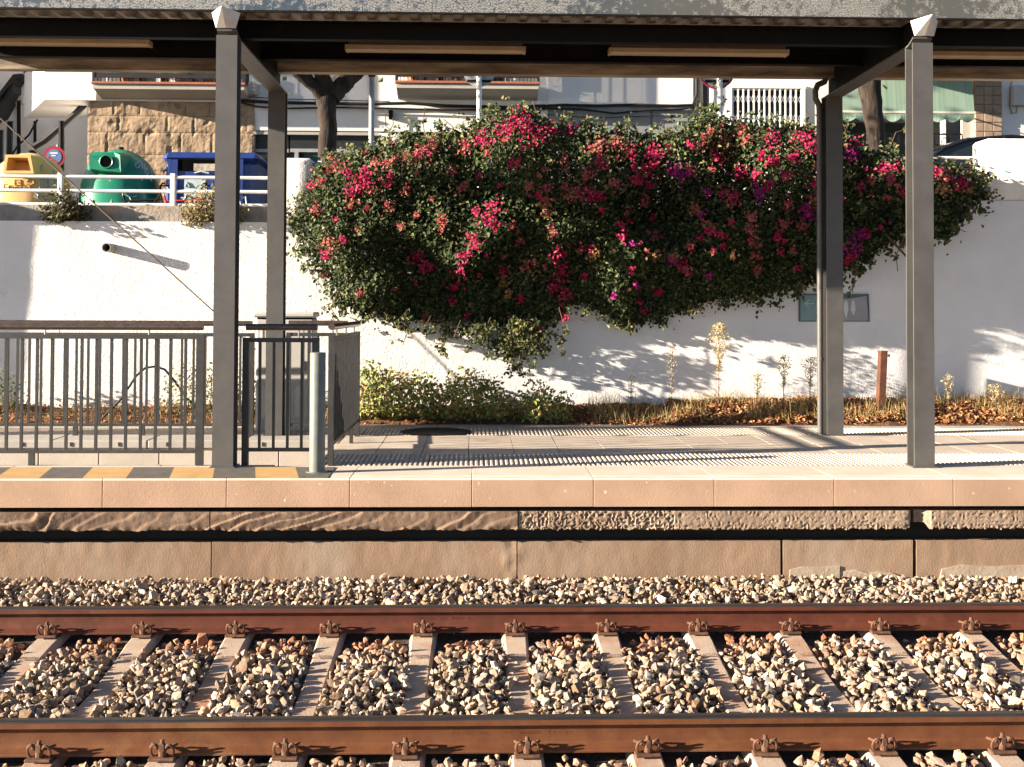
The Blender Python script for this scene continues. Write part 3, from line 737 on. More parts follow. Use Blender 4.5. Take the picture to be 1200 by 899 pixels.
f2 = empty('railing', (xa, YF, pz(YF)), 'short dark grey railing panel between the left front post and the bollard', 'railing')
fence_run(f2, (xa, YF), (xb, YF), zrel(379.5, YF, 330), zrel(396, YF, 330), zrel(529, YF, 330), 5, fat=.026, hand_ext=(.0, .01))
xr0 = PX(388, 9.34, 460)
f3 = empty('railing', (xr0, 9.34, pz(9.34)), 'dark railing panel running back from the bollard, seen nearly edge on', 'railing')
fence_run(f3, (xr0, 9.34), (xr0, 11.42), zrel(379, 9.34, 388), zrel(394, 9.34, 388), zrel(523, 9.34, 388), 15, fat=.026, feet=(1.55,), hand_ext=(.0, .03))
YB = 11.50
xc, xd2 = PX(-160, YB, 450), PX(295, YB, 450)
f4 = empty('railing', (xc, YB, pz(YB)), 'dark railing on the far side of the sunken ramp, left of the rear post', 'railing')
fence_run(f4, (xc, YB), (xd2, YB), zrel(375.5, YB, 150), zrel(390, YB, 150), .10, 33, fat=.022, feet=(1.2, 2.05, 2.7))
xe, xf = PX(338, YB, 450), PX(407, YB, 450)
f5 = empty('railing', (xe, YB, pz(YB)), 'short dark railing panel right of the left rear post in front of the grey cabinet', 'railing')
fence_run(f5, (xe, YB), (xf, YB), zrel(375.5, YB, 370), zrel(390, YB, 370), .10, 4, fat=.022)

# bollard
p = atz(371.5, 553, 0); bz = at(371.5, 413, p.y).z
root = empty('bollard', (p.x, p.y, pz(p.y)+.005), 'grey green round steel bollard at the corner of the railings', 'bollard')
b = MB(); b.lathe([(.060, 0), (.060, bz-.008), (.055, bz-.001)], (p.x, p.y, pz(p.y)+.005), 28); b.build('tube', 'bollard', root, smooth=40)
c = MB(); c.lathe([(.085, -.004), (.085, .005)], (p.x, p.y, pz(p.y)+.005), 28); c.build('base_flange', 'bollard', root)

# ================================================================== RETAINING WALL, planting strip
YW = 13.30
WZ = at(60, 259, YW).z                     # top of the white wall
STREET = WZ + .02
XW0, XW1 = -11, 12
b = MB(); b.box(-80, 80, YW+.6, 90, -1.28, STREET); tag(b.build('street', 'asphalt'), kind='structure')
wall = empty('retaining_wall', (0, YW, -.1), 'whitewashed rough stucco retaining wall behind the platform', 'wall')
XS = PX(545, YW, 440)
def wfn(u, v):
    k = 1 if u < XS else .45
    yy = YW + .05*(WZ-v)*-.35 + k*(  .010*noise.noise((u*.8, v*1.3, 1)) + .004*noise.noise((u*3.3, v*3.3, 4)) + .003*noise.noise((u*11, v*11, 4)))
    return (u, yy, v)
me, o = grid_sheet('wall_face', XW0, XS, -.5, WZ, 230, 70, wfn, 'stucco'); link('stucco_face', me, o, wall)
me, o = grid_sheet('wall_face', XS, XW1, -.5, WZ, 160, 50, wfn, 'smooth_paint'); link('painted_face', me, o, wall)
b = MB(); b.box(XW0, XW1, YW+.06, YW+.58, -.5, WZ-.004); b.build('wall_core', 'stucco', wall)
# grey upstand kerb along the top
XK = PX(1140, YW, 240)
def kfn(side):
    return lambda u, v: (u, YW+.10+.012*noise.noise((u*2, v*6, 2))+.008*noise.noise((u*9, v*9, 2)), v)
KZ = at(60, 240.5, YW+.1).z
me, o = grid_sheet('upstand', XW0, XK, WZ-.01, KZ, 160, 8, kfn(0), 'wall_kerb'); link('upstand', me, o, wall)
b = MB(); b.box(XW0, XK, YW+.115, YW+.36, WZ-.003, KZ-.003); b.build('upstand_core', 'wall_kerb', wall)
# raised right hand end of the wall
b = MB(); zt = at(1170, 235.5, YW).z; x0 = PX(1120, YW, 240); b.box(x0, XW1, YW-.012, YW+.10, WZ-.03, zt); b.build('raised_end', 'smooth_paint', wall)
# pillars
def pillar(px0, px1, py0, z0, Y, label, dep=.42):
    x0 = PX(px0, Y, 210); x1 = PX(px1, Y, 210); z1 = at((px0+px1)/2, py0, Y).z
    bb = MB(); nx, nz = 10, 14
    bb.bbox(x0, x1, Y, Y+dep, z0, z1, .035); o = bb.build('wall_pillar', 'white_pillar', None, smooth=60); return tag(o, label, 'pillar', None)
pillar(329, 366, 185, WZ-.002, YW+.02, 'squat white rendered pillar on the wall at the left end of the bougainvillea')
pillar(1157, 1420, 163, zt-.004, YW-.02, 'broad white rendered pillar on the wall in front of the dark car')
# white guard rails
def guard(px0, px1, pys, ppx, label, Y=YW+.24):
    x0, x1 = PX(px0, Y, 210), PX(px1, Y, 210)
    r_ = empty('guard_rail', ((x0+x1)/2, Y, KZ-.003), label, 'guard rail')
    for py in pys:
        z = at((px0+px1)/2, py, Y).z
        b = MB(); b.tube([(x0, Y, z), (x1, Y, z)], .021, 10); b.build('rail_tube', 'white_metal', r_, smooth=40)
    zt_ = at((px0+px1)/2, pys[0]-1.5, Y).z
    for px in ppx:
        x = PX(px, Y, 210); b = MB(); b.bbox(x-.028, x+.028, Y-.028, Y+.028, KZ-.004, zt_+.03, .006); b.build('upright', 'white_metal', r_)
guard(-200, 331, (207, 223.5, 239.5), (-62, 71, 203, 325), 'low white tubular guard rail on the wall in front of the recycling containers')
guard(362, 520, (194, 210), (375, 450), 'low white guard rail right of the squat pillar, mostly hidden in bougainvillea')
guard(1020, 1158, (185, 202), (1040, 1150), 'low white guard rail between the bougainvillea and the broad pillar')
# planting strip
def sfn(u, v):
    t = (v-12.55)/(YW-12.55); h = pz(12.6)-.05 + .20*min(t*1.5, 1) + .04*noise.noise((u*1.7, v*2, 0)) + .03*noise.noise((u*6, v*6, 0))
    if 2.2 < u < 7: h += .06
    return (u, v, h)
me, o = grid_sheet('planting_bed', XW0, XW1, 12.5, YW+.1, 200, 14, sfn, 'soil'); tag(link('planting_bed', me, o), kind='structure')
# drain pipe stub
p = at(131, 291, YW)
root = empty('drain_pipe', (p.x, YW, p.z), 'short grey drain pipe stub sticking out of the white wall', 'pipe')
b = MB(); n = 20; ring = []
for rr, yy in ((.052, YW+.05), (.052, YW-.20), (.043, YW-.20), (.043, YW+.02)): ring += [(p.x+rr*math.cos(2*math.pi*k/n), yy, p.z+rr*math.sin(2*math.pi*k/n)) for k in range(n)]
b.add(ring, [(i*n+k, i*n+(k+1) % n, (i+1)*n+(k+1) % n, (i+1)*n+k) for i in range(3) for k in range(n)]); b.build('pipe', 'pipe_grey', root, smooth=40)
c = MB(); c.disc((p.x, YW-.02, p.z), .043, th=.01); c.build('pipe_bore', 'black', root)
# toilet sign on the wall
SY = YW-.035
root = empty('toilet_sign', (PX(978, SY, 377), SY, PZ(377, SY, 978)), 'faded toilet sign on the wall with arrow and two figures, half hidden by a post', 'sign')
def flat(name, pts, Y, th, m, par):
    b = MB(); P = [at(px, py, Y) for px, py in pts]; b.prism([(q.x, q.z) for q in P], 'y', Y-th, Y+th); 
    return b.build(name, m, par)
flat('panel', [(936, 377), (1019, 377), (1018, 344.5), (936, 344.5)], SY+.012, .008, 'sign_frame', root)
flat('arrow_panel', [(938, 375.8), (962, 375.8), (962, 346), (938, 346)], SY, .003, 'sign_teal', root)
fp = flat('figure_panel', [(963, 376), (1017.5, 376), (1015.5, 347), (995, 350), (963, 351)], SY, .003, 'sign_grey', root)
ar = MB()
for a, c in (((943, 355.8), (954, 355.8)), ((943, 355.8), (948.5, 351)), ((943, 355.8), (948.5, 361))):
    A, C = at(*a, SY-.005), at(*c, SY-.005); ar.tube([A, C], .006, 6)
ar.build('arrow', 'sign_white', root)
for cx, hh in ((991.5, 20), (1000, 17)):
    lo_ = 373.5 if cx < 995 else 370
    pts = [(cx, lo_), (cx-2.9, 363), (cx-2.4, 356), (cx-.5, 350.5), (cx+1.8, 355), (cx+2.7, 363)]
    flat('figure', pts, SY-.005, .0015, 'sign_white', root)
# rusty stake
p = at(1033, 489, 12.85); q = at(1036.5, 411, 12.85)
root = empty('rusty_stake', (p.x, p.y, p.z-.08), 'leaning rusty steel stake in the planting bed near the right front post', 'stake')
b = MB(); dirn = Vector((q.x-p.x, 0, q.z-p.z)).normalized()
def quadbar(b, A, C, w_, d_):
    A, C = Vector(A), Vector(C); t = (C-A).normalized(); u = t.cross(Vector((0, 1, 0))).normalized(); v = Vector((0, 1, 0))
    V = [P + u*sx*w_ + v*sy*d_ for P in (A, C) for sx, sy in ((-1, -1), (1, -1), (1, 1), (-1, 1))]
    b.add(V, [(3, 2, 1, 0), (4, 5, 6, 7), (0, 1, 5, 4), (1, 2, 6, 5), (2, 3, 7, 6), (3, 0, 4, 7)])
quadbar(b, Vector(p)-dirn*.12, q, .036, .006); 
quadbar(b, Vector(p)-dirn*.12+Vector((-.033, .05, 0)), Vector(q)+Vector((-.033, .05, 0)), .005, .05); b.build('angle_iron', 'rust_stake', root)
c = MB(); c.lathe([(.018, 0), (.018, .03)], (q.x+.045, q.y, q.z-.07), 6); c.build('bolt', 'rust_stake', root)
# grey electrical cabinet
YC = 11.98
x0, x1, z0, z1 = rect(329, 366, 368, 505, YC)
root = empty('electrical_cabinet', ((x0+x1)/2, YC+.15, pz(YC)), 'pale grey electrical cabinet behind the railings with a small warning triangle', 'cabinet')
z0 = pz(YC)-.02
b = MB(); b.bbox(x0-.25, x1-.02, YC, YC+.34, z0, z1-.07, .012); bd = b.build('body', 'box_grey', root)
b = MB(); b.bbox(x0-.28, x1+.0, YC-.03, YC+.37, z1-.055, z1, .015); b.build('roof', 'box_grey', root)
b = MB(); b.box(x0-.24, x1-.03, YC+.004, YC+.33, z1-.072, z1-.054); b.build('roof_gap', 'dark_steel', root)
b = MB(); b.bbox(x0-.2, x1-.07, YC-.008, YC-.0005, z0+.15, z1-.14, .003); dr = b.build('door', 'box_grey', root)
b = MB(); b.bbox(x1-.11, x1-.095, YC-.022, YC-.008, z1-.6, z1-.5, .003); b.build('handle', 'dark_steel', dr)
xt = PX(332, YC); zt_ = PZ(394, YC, 332); b = MB(); b.prism([(xt-.045, zt_-.03), (xt+.045, zt_-.03), (xt, zt_+.05)], 'y', YC-.0105, YC-.0085); b.build('warning_triangle', 'warn_yellow', dr)
# guy wire, hose
A = at(0, 138.5, 12.7); C = at(247, 362, 12.7); D = (Vector(C)-Vector(A)); t1 = (A.z+.05)/(A.z-C.z); t0_ = -1.6
root = tag(None or MB().tube([Vector(A)+D*t0_, Vector(A)+D*t1], .008, 8).build('guy_wire', 'wire'), 'thin taut guy wire slanting down in front of the white wall', 'wire')
pp = [(118, 492), (126, 484), (140, 470), (152, 452), (160, 440), (170, 431.5), (181, 429.5), (193, 433), (205, 447), (215, 462), (226, 474), (238, 490)]
b = MB(); b.tube([at(x, y, 12.75 + .01*i) for i, (x, y) in enumerate(pp)], .013, 8)
tag(b.build('black_hose', 'cable', None, smooth=50), 'loop of black hose arching above the planting bed behind the railings', 'hose')

# ================================================================== BUILDINGS across the street
YB1 = 24.0
def bx(name, px0, py0, px1, py1, Y, dep, m, par, proud=0, bev=0):
    x0, x1, z0, z1 = rect(px0, py0, px1, py1, Y-proud)
    b = MB()
    if bev: b.bbox(x0, x1, Y-proud, Y+dep, z0, z1, bev)
    else: b.box(x0, x1, Y-proud, Y+dep, z0, z1)
    return b.build(name, m, par)
ZTOP = STREET + 8.6
def px_box(b, px0, px1, py0, py1, Y, dep, top=None):
    x0, x1, z0, z1 = rect(px0, py0, px1, py1, Y); b.box(x0, x1, Y, Y+dep, z0, top if top else z1)
def cable_run(root_name, pxpts, Y, r, label, sag=0):
    b = MB(); b.tube([at(x, y, Y) for x, y in pxpts], r, 6); return tag(b.build(root_name, 'cable', None, smooth=50), label, 'cable')

# --- house A (stone ground floor, cut corner on the alley)
hA = empty('stone_house', (PX(200, YB1), YB1, STREET), 'white house with rough sandstone ground floor wall behind the recycling containers', 'building')
xs0, xs1, zs0, zs1 = rect(103, 118, 297, 300, YB1)
zlin = at(200, 119, YB1).z
st_root = MB().box(xs0+.02, xs1-.02, YB1+.03, YB1+.06, STREET-.02, zlin-.006).build('stone_wall', 'sandstone', hA)
z = STREET-.02; row = 0
while z < zlin-.02:
    bh = min(rnd.choice((.34, .40, .46)), zlin-z); x = xs0 - (row % 2)*.3
    if zlin-z-bh < .12: bh = zlin-z
    while x < xs1-.01:
        bw = rnd.uniform(.45, 1.15); xa_, xb_ = max(x, xs0), min(x+bw, xs1)
        if xs1-xb_ < .15: xb_ = xs1
        if xb_-xa_ > .05:
            off = rnd.uniform(-.008, .006); nx, nz = max(3, int((xb_-xa_)/.045)), max(3, int(bh/.045))
            def stfn(u, v, xa_=xa_, xb_=xb_, z=z, bh=bh, off=off):
                e = min(u-xa_, xb_-u, v-z, z+bh-v); j = .012*max(0, 1-e/.02)
                return (u, YB1-.02+off+j - .022*noise.noise((u*3, v*3, 7)) - .008*noise.noise((u*13, v*13, 7)) + .10*max(0, noise.noise((u*5, v*5, 11))-.38), v)
            me, o = grid_sheet('stone_block', xa_+.004, xb_-.004, z+.004, z+bh-.004, nx, nz, stfn, 'sandstone', smooth=False); link('stone_block', me, o, st_root)
        x = xb_ if xb_ < xs1 else xs1
    z += bh; row += 1
xc0 = PX(52, YB1-1.0, 117)
b = MB(); b.box(xs0+.02, xs1, YB1+.07, YB1+9, STREET-.02, zlin-.004); b.build('ground_floor_core', 'render_cream', hA)
b = MB(); b.box(xs0+.1, PX(464, YB1), YB1, YB1+9, zlin, ZTOP); b.build('upper_wall', 'render_white', hA)
# white return on the alley side
cR = at(75, 150, YB1+2.6)
b = MB(); b.add([(xs0, YB1-.015, STREET+1.15), (xs0-.62, YB1+2.6, STREET+1.15), (xs0-.62, YB1+2.6, zlin+.3), (xs0, YB1-.015, zlin+.3), (xs0+.3, YB1+.06, STREET+1.15), (xs0+.3, YB1+2.7, STREET+1.15), (xs0+.3, YB1+2.7, zlin+.3), (xs0+.3, YB1+.06, zlin+.3)],
               [(0, 1, 2, 3)[::-1], (0, 4, 5, 1), (3, 2, 6, 7), (0, 3, 7, 4), (1, 5, 6, 2), (4, 7, 6, 5)]); b.build('side_wall', 'render_white', hA)
b = MB(); b.box(xs0-.25, xs0+.25, YB1+.35, YB1+2.6, STREET, STREET+1.148); b.build('side_plinth', 'render_grey', hA)
# projecting closed bay at the corner
ca, cb_ = at(52, 117, YB1-.14), at(28, 140, YB1+2.4); cz = ca.z
xr = PX(112, YB1-.14, 117)
poly = [(ca.x, ca.y), (xr, ca.y), (xr, YB1+.01), (xs0+.6, YB1+1.7), (cb_.x, cb_.y)]
b = MB(); b.prism(poly, 'z', cz, cz+1.02); b.build('bay_parapet', 'render_white', hA)
cap = MB(); cap.prism([(ca.x-.03, ca.y-.02), (ca.x+.06, ca.y+.05), (cb_.x+.08, cb_.y), (cb_.x-.03, cb_.y)], 'z', cz+1.02, cz+1.06); cap.build('parapet_cap', 'brick_tile', hA)
def balcony(par, px0, px1, py_slab_top, py_slab_bot, Yf, pxs_items, tilem='brick_tile', pytop=60):
    x0, x1, z0, z1 = rect(px0, py_slab_top, px1, py_slab_bot, Yf)
    s = MB(); s.prism([(Yf, z1-.09), (Yf, z1), (YB1+.01, z1), (YB1+.01, z0-.10), (YB1-.1, z0-.10), (Yf+.08, z1-.095)], 'x', x0, x1); sb = s.build('balcony_slab', 'render_cream', par)
    t = MB(); t.bbox(x0-.03, x1+.03, Yf-.04, Yf+.14, z1, z1+.055, .01); t.build('tile_edge', tilem, sb)
    r_ = MB(); zt = z1+.95
    for k, (zz, th) in enumerate(((z1+.14, .10), (z1+.29, .03), (zt, .04))):
        r_.box(x0, x1, Yf+.02, Yf+.05, zz, zz+th)
    n = int((x1-x0)/.075)
    for i in range(n+1):
        xx = x0+(x1-x0)*i/n; r_.box(xx-.006, xx+.006, Yf+.028, Yf+.04, z1+.055, zt)
    for xx in (x0, x1):
        r_.box(xx-.02, xx+.02, Yf+.015, YB1, zt, zt+.04); r_.box(xx-.025, xx+.025, Yf+.012, Yf+.055, z1+.05, zt)
        for i in range(6): yy = Yf+.08+i*.075; r_.box(xx-.006, xx+.006, yy, yy+.012, z1+.055, zt)
    r_.build('balustrade', 'iron', par)
    for k_ in (.22, .68):
        r2 = MB(); xd = x0+(x1-x0)*k_; r2.box(xd-.3, xd+.3, YB1-.03, YB1-.004, z1+.02, z1+2.1); r2.build('balcony_door', 'door_dark', par)
    return x0, x1, z1
x0, x1, zz = balcony(hA, 109, 286, 99.5, 105, YB1-.62, ())
# balcony things: pots and laundry
def pot(px, Y, z, label, s=.16, leaf=True, m='terracotta'):
    x = PX(px, Y, 90); root = empty('plant_pot', (x, Y, z), label, 'plant pot')
    b = MB(); b.lathe([(s*.6, 0), (s*.85, s*1.2), (s, s*1.2), (s, s*1.45), (s*.8, s*1.45)], (x, Y, z), 16); b.build('pot', m, root)
    n = 90; P = np.c_[rng.normal(x, s*.8, n), rng.normal(Y, s*.7, n), z+s*1.5+np.abs(rng.normal(0, s*1.6, n))]
    N = rng.normal(size=(n, 3)); tn = np.array([.05, .09, .03])*rng.uniform(.6, 1.6, (n, 1))
    V, Fc, T = leaf_cloud(P, N, rng.uniform(.05, .10, n), tn); c = np.array([x, Y, z])
    link('foliage', np_mesh('foliage', V-c, Fc, 'leaves', T), (x, Y, z), root)
def cloth(px0, px1, Y, z0, z1, m, label):
    x0_, x1_ = PX(px0, Y, 90), PX(px1, Y, 90); nx = 12
    V = []; 
    for j in range(2):
        for i in range(nx+1): V.append((x0_+(x1_-x0_)*i/nx, Y+.02*math.sin(i*1.7), (z0, z1)[j]))
    for j in range(2):
        for i in range(nx+1): V.append((x0_+(x1_-x0_)*i/nx, Y+.02*math.sin(i*1.7)+.012, (z0, z1)[j]))
    n1 = nx+1; f = [(i, i+1, n1+i+1, n1+i) for i in range(nx)] + [(2*n1+i, 3*n1+i, 3*n1+i+1, 2*n1+i+1) for i in range(nx)] + [(i, 2*n1+i, 2*n1+i+1, i+1) for i in range(nx)] + [(n1+i, n1+i+1, 3*n1+i+1, 3*n1+i) for i in range(nx)]
    b = MB(); b.add(V, f); tag(b.build('hanging_cloth', m, None, smooth=60), label, 'laundry')
YI = YB1-.35
cloth(124, 131, YI, zz+.06, zz+.95, 'cloth_white', 'white cloth hanging behind the left balcony bars, nearest the corner bay')
cloth(163, 170, YI, zz+.06, zz+.95, 'cloth_red', 'dark red cloth hanging behind the left balcony bars')
cloth(176, 181, YI, zz+.06, zz+.95, 'cloth_white', 'narrow white cloth hanging beside the red ones on the left balcony')
cloth(188, 197, YI, zz+.06, zz+.95, 'cloth_red', 'wide red cloth hanging on the left balcony')
cloth(238, 252, YI, zz+.06, zz+.55, 'terracotta', 'folded orange cloth on the left balcony next to the left front post')
pot(150, YI, zz+.02, 'small potted plant on the left balcony left of the red cloth')
pot(212, YI, zz+.02, 'small potted plant on the left balcony right of the red cloth')
# alley house far left
hL = empty('alley_house', (PX(20, 30), 30, STREET), 'white house in blue shade at the end of the alley on the far left', 'building')
b = MB(); b.box(PX(-60, 30), PX(112, 30), 30, 36, STREET-.02, ZTOP); b.build('wall', 'render_white', hL)
for (a, c, d_, e) in ((8, 142, 14, 190), (-6, 152, 3, 190)):
    wdo = bx('window', a, c, d_, e, 30, .05, 'sign_frame', hL, .04); bx('pane', a+1, c+1, d_-1, e-1, 30, .0, 'glass', wdo, .05)
b = MB(); x0, x1, z0, z1 = rect(-60, 60, 18, 88, 29.6)
pq = [at(q[0], q[1], 29.4) for q in ((-30, 130), (0, 118), (18, 92), (28, 90), (28, 87), (17, 88), (-2, 113), (-30, 125))]
b.prism([(q.x, q.z) for q in pq], 'y', 29.3, 30); b.build('stair_parapet', 'iron', hL)
pq = [at(q[0], q[1], 29.5) for q in ((-30, 150), (0, 137), (16, 108), (16, 95), (0, 119), (-30, 131))]
b = MB(); b.prism([(q.x, q.z) for q in pq], 'y', 29.45, 30); b.build('stair_flight', 'door_dark', hL)
b = MB(); b.tube([at(22, 190, 29.8), at(22, 118, 29.8)], .05, 8); b.build('downpipe', 'dark_steel', hL)
b = MB(); b.tube([at(41, 190, 29.8), at(41, 142, 29.8)], .04, 8); b.build('downpipe', 'dark_steel', hL)
bx('fuse_box', 17, 112, 25, 122, 30, .02, 'box_grey', hL, .1)
cable_run('cable_bundle', [(40, 172), (52, 165), (64, 155), (76, 144), (90, 132), (103, 118)], YB1+.6, .07, 'thick black cable bundle draped along the alley side of the stone house')
cable_run('cable', [(12, 185), (20, 172), (34, 158), (44, 140)], 29.2, .025, 'thin black cable hanging in the alley left of the corner bay')
b = MB(); b.tube([at(72, 250, YB1+.1), at(72, 142, YB1+.1)], .06, 8); tag(b.build('downpipe', 'dark_steel', None), 'dark downpipe at the alley corner behind the round no parking sign', 'pipe')
b = MB(); b.box(-20, -12.75, 24.6, 36, STREET-.01, ZTOP); hX = b.build('alley_shade_block', 'render_white', None); tag(hX, 'unseen white block added left of the alley to shade it', 'building')  # unseen block, added only to keep the alley in shade
# --- house B: white house with balcony and shop opening
hB = empty('white_house', (PX(550, YB1), YB1, STREET), 'long white house with a first floor balcony above dark shop openings behind the bougainvillea', 'building')
zl = at(450, 154, YB1).z
xa, xb = PX(297, YB1, 150)+.005, PX(642, YB1, 150)
b = MB(); b.box(xa, xb, YB1, YB1+.25, zl, zlin-.003); b.box(PX(464, YB1)+.005, xb, YB1, YB1+.25, zlin-.003, ZTOP); b.build('wall', 'render_white', hB)
b = MB(); b.box(xa, xb, YB1+.26, YB1+9, STREET-.01, ZTOP-.1); b.build('inner_core', 'door_dark', hB)
# shop front: shutter box, frames, green doors
for (a, c) in ((297, 339), (339, 445), (472, 560), (560, 642)):
    bx('roller_shutter', a+1, 158, c-1, 174, YB1+.12, .1, 'door_dark', hB)
    bx('shop_frame', a+1, 174.5, c-1, 178.5, YB1+.06, .16, 'grey_metal', hB)
    for m_ in ((a+c)/2-14, (a+c)/2+10):
        d_ = bx('shop_door', m_-22, 179, m_+2, 260, YB1+.12, .08, 'door_green', hB)
bx('mullion', 345, 178, 349, 260, YB1+.02, .2, 'grey_metal', hB)
bx('pier', 446, 156, 467, 260, YB1-.02, .28, 'render_white', hB)
bx('header_grille', 297, 154.5, 446, 158, YB1+.02, .2, 'render_cream', hB)
x0, x1, zz2 = balcony(hB, 464.5, 631, 98.5, 105.5, YB1-.62, ())
pot(484, YI, zz2+.02, 'potted plant at the left end of the balcony above the bougainvillea', .14)
pot(535, YI, zz2+.02, 'potted plant beside the wooden chairs on the balcony', .14)
def chair(px, label):
    x = PX(px, YI, 90); s = .21; z = zz2+.01; root = empty('wooden_chair', (x, YI, z), label, 'chair')
    for sx in (-1, 1):
        for sy in (-1, 1):
            b = MB(); b.box(x+sx*s-.02, x+sx*s+.02, YI+sy*s-.02, YI+sy*s+.02, z, z+(.44 if sy < 0 else .9)); b.build('leg', 'wood', root)
    b = MB(); b.box(x-s-.01, x+s+.01, YI-s-.01, YI+s-.021, z+.441, z+.475); b.build('seat', 'wood', root)
    for k in range(3): b = MB(); b.box(x-s+.021, x+s-.021, YI+s-.01, YI+s+.01, z+.55+k*.12, z+.61+k*.12); b.build('back_slat', 'wood', root)
chair(500, 'left wooden chair on the balcony above the bougainvillea'); chair(522, 'right wooden chair on the balcony above the bougainvillea')
cloth(590, 600, YI, zz2+.06, zz2+.95, 'cloth_white', 'white cloth at the right end of the balcony above the bougainvillea')
cloth(606, 628, YI, zz2+.3, zz2+.95, 'cloth_white', 'wide white sheet on the balcony beside the round sign')
# --- house C: white block with dark base, then set back white house with grille
hC = empty('white_block', (PX(730, YB1), YB1, STREET), 'plain white wall block with dark grey base between the balcony and the window grille', 'building')
z_ = at(730, 123, YB1).z
b = MB(); b.box(PX(642, YB1, 100)+.004, PX(812, YB1, 100), YB1-.03, YB1+8, z_, ZTOP+.2); b.build('wall', 'render_white', hC)
b = MB(); b.box(PX(642, YB1, 100)+.004, PX(812, YB1, 100)-.03, YB1+.02, YB1+8, STREET-.01, z_-.003); b.build('base_wall', 'render_grey', hC)
for (a, c, d_, e) in ((668, 128, 762, 240), (765, 128, 806, 240)): bx('shutter_panel', a, c, d_, e, YB1+.02, .01, 'render_grey', hC, .03)
b = MB(); b.box(PX(812, YB1, 100)+.003, PX(832, YB1, 100), YB1+1.2, YB1+8, STREET-.01, ZTOP-.3); b.build('recess_wall', 'render_white', hC)
hD = empty('corner_house', (PX(960, YB1), YB1, STREET), 'bright white house with a grilled window and a green shop awning', 'building')
xg = rect(855, 104, 942, 172, YB1); xd0, xd1 = PX(832, YB1, 100)+.003, PX(985, YB1, 100); za = at(1060, 143, YB1).z
b = MB(); b.box(xd0, xg[0], YB1, YB1+.3, STREET-.01, ZTOP); b.box(xg[1], xd1, YB1, YB1+.3, STREET-.01, ZTOP); b.box(xg[0], xg[1], YB1, YB1+.3, xg[3], ZTOP); b.box(xg[0], xg[1], YB1, YB1+.3, STREET-.01, xg[2])
b.box(xd1, PX(1142, YB1, 100), YB1, YB1+.3, at(1060, 108, YB1).z, ZTOP); b.build('wall', 'render_white', hD)
b = MB(); b.box(xd0+.05, PX(1230, YB1), YB1+1.6, YB1+9, STREET-.01, ZTOP-.2); b.build('interior', 'render_cream', hD)
b = MB(); b.box(xg[0]-.02, xg[1]+.02, YB1+.24, YB1+.29, xg[2]-.02, xg[3]+.02); wdo = b.build('window', 'glass', hD)
fr = MB(); fr.box(xg[0]-.04, xg[1]+.04, YB1-.05, YB1-.003, xg[3], xg[3]+.06)
fr.box(xg[0]-.02, xg[0]+.04, YB1-.05, YB1-.003, xg[2], xg[3]); fr.box(xg[1]-.04, xg[1]+.02, YB1-.05, YB1-.003, xg[2], xg[3]); fr.build('window_frame', 'white_metal', wdo)
gr = MB(); n = 13
for i in range(n+1):
    x = xg[0]+.06+(xg[1]-xg[0]-.12)*i/n; gr.box(x-.016, x+.016, YB1-.035, YB1-.015, xg[2], xg[3])
    if i < n:
        xx = xg[0]+.06+(xg[1]-xg[0]-.12)*(i+1)/n
        for zc in (xg[3]-.22, xg[3]-.62):
            for sg in (1, -1): gr.tube([(x, YB1-.012, zc-sg*.10), (xx, YB1-.012, zc+sg*.10)], .009, 4)
gr.build('folding_grille', 'white_metal', hD)
# awning with scalloped valance
xw0, xw1 = PX(985, 22.7, 131), PX(1142, 22.7, 131); zv = at(1063, 131, 22.7).z; zb = at(1063, 143, 22.7).z; ztp = at(1063, 62, YB1-.05).z
aw = empty('shop_awning', ((xw0+xw1)/2, YB1, zb), 'faded green striped shop awning with a scalloped valance', 'awning')
b = MB(); n = 40
V = [(xw0+(xw1-xw0)*i/n, 22.7, zv) for i in range(n+1)] + [(xw0+(xw1-xw0)*i/n, 22.86, at(1063, 74, 22.86).z) for i in range(n+1)]
V += [(x, y+.012, z-.006) for x, y, z in V]
m = n+1; b.add(V, [(i, i+1, m+i+1, m+i) for i in range(n)] + [(2*m+i, 3*m+i, 3*m+i+1, 2*m+i+1) for i in range(n)]); b.build('canvas', 'awning', aw)
b = MB(); zq = at(1063, 73, 22.9).z; b.box(xw0-.1, xw1+.6, 22.12, YB1+.01, zq, zq+.16); b.build('awning_shade_slab', 'render_white', hD)  # hidden slab added and sized to shade the top of the awning
b = MB(); n = 90; V = []
for i in range(n+1):
    t = i/n; V.append((xw0+(xw1-xw0)*t, 22.69, zv-.03))
for i in range(n+1):
    t = i/n; V.append((xw0+(xw1-xw0)*t, 22.69+.015*math.sin(t*40), zb+.07*(1-abs(math.sin(t*math.pi*9)))))
V += [(x, y+.01, z) for x, y, z in V]; m = n+1
b.add(V, [(m+i, m+i+1, i+1, i) for i in range(n)] + [(2*m+i, 2*m+i+1, 3*m+i+1, 3*m+i) for i in range(n)]); b.build('valance', 'awning', aw)
b = MB(); b.box(xw0, xw1, 22.68, 22.71, zv-.03, zv+.012); b.build('front_bar', 'awning_pale', aw)
for xx in (xw0+.05, xw1-.05): b = MB(); b.tube([(xx, 22.72, zv-.01), (xx, YB1, zv+.25)], .015, 6); b.build('arm', 'white_metal', aw)
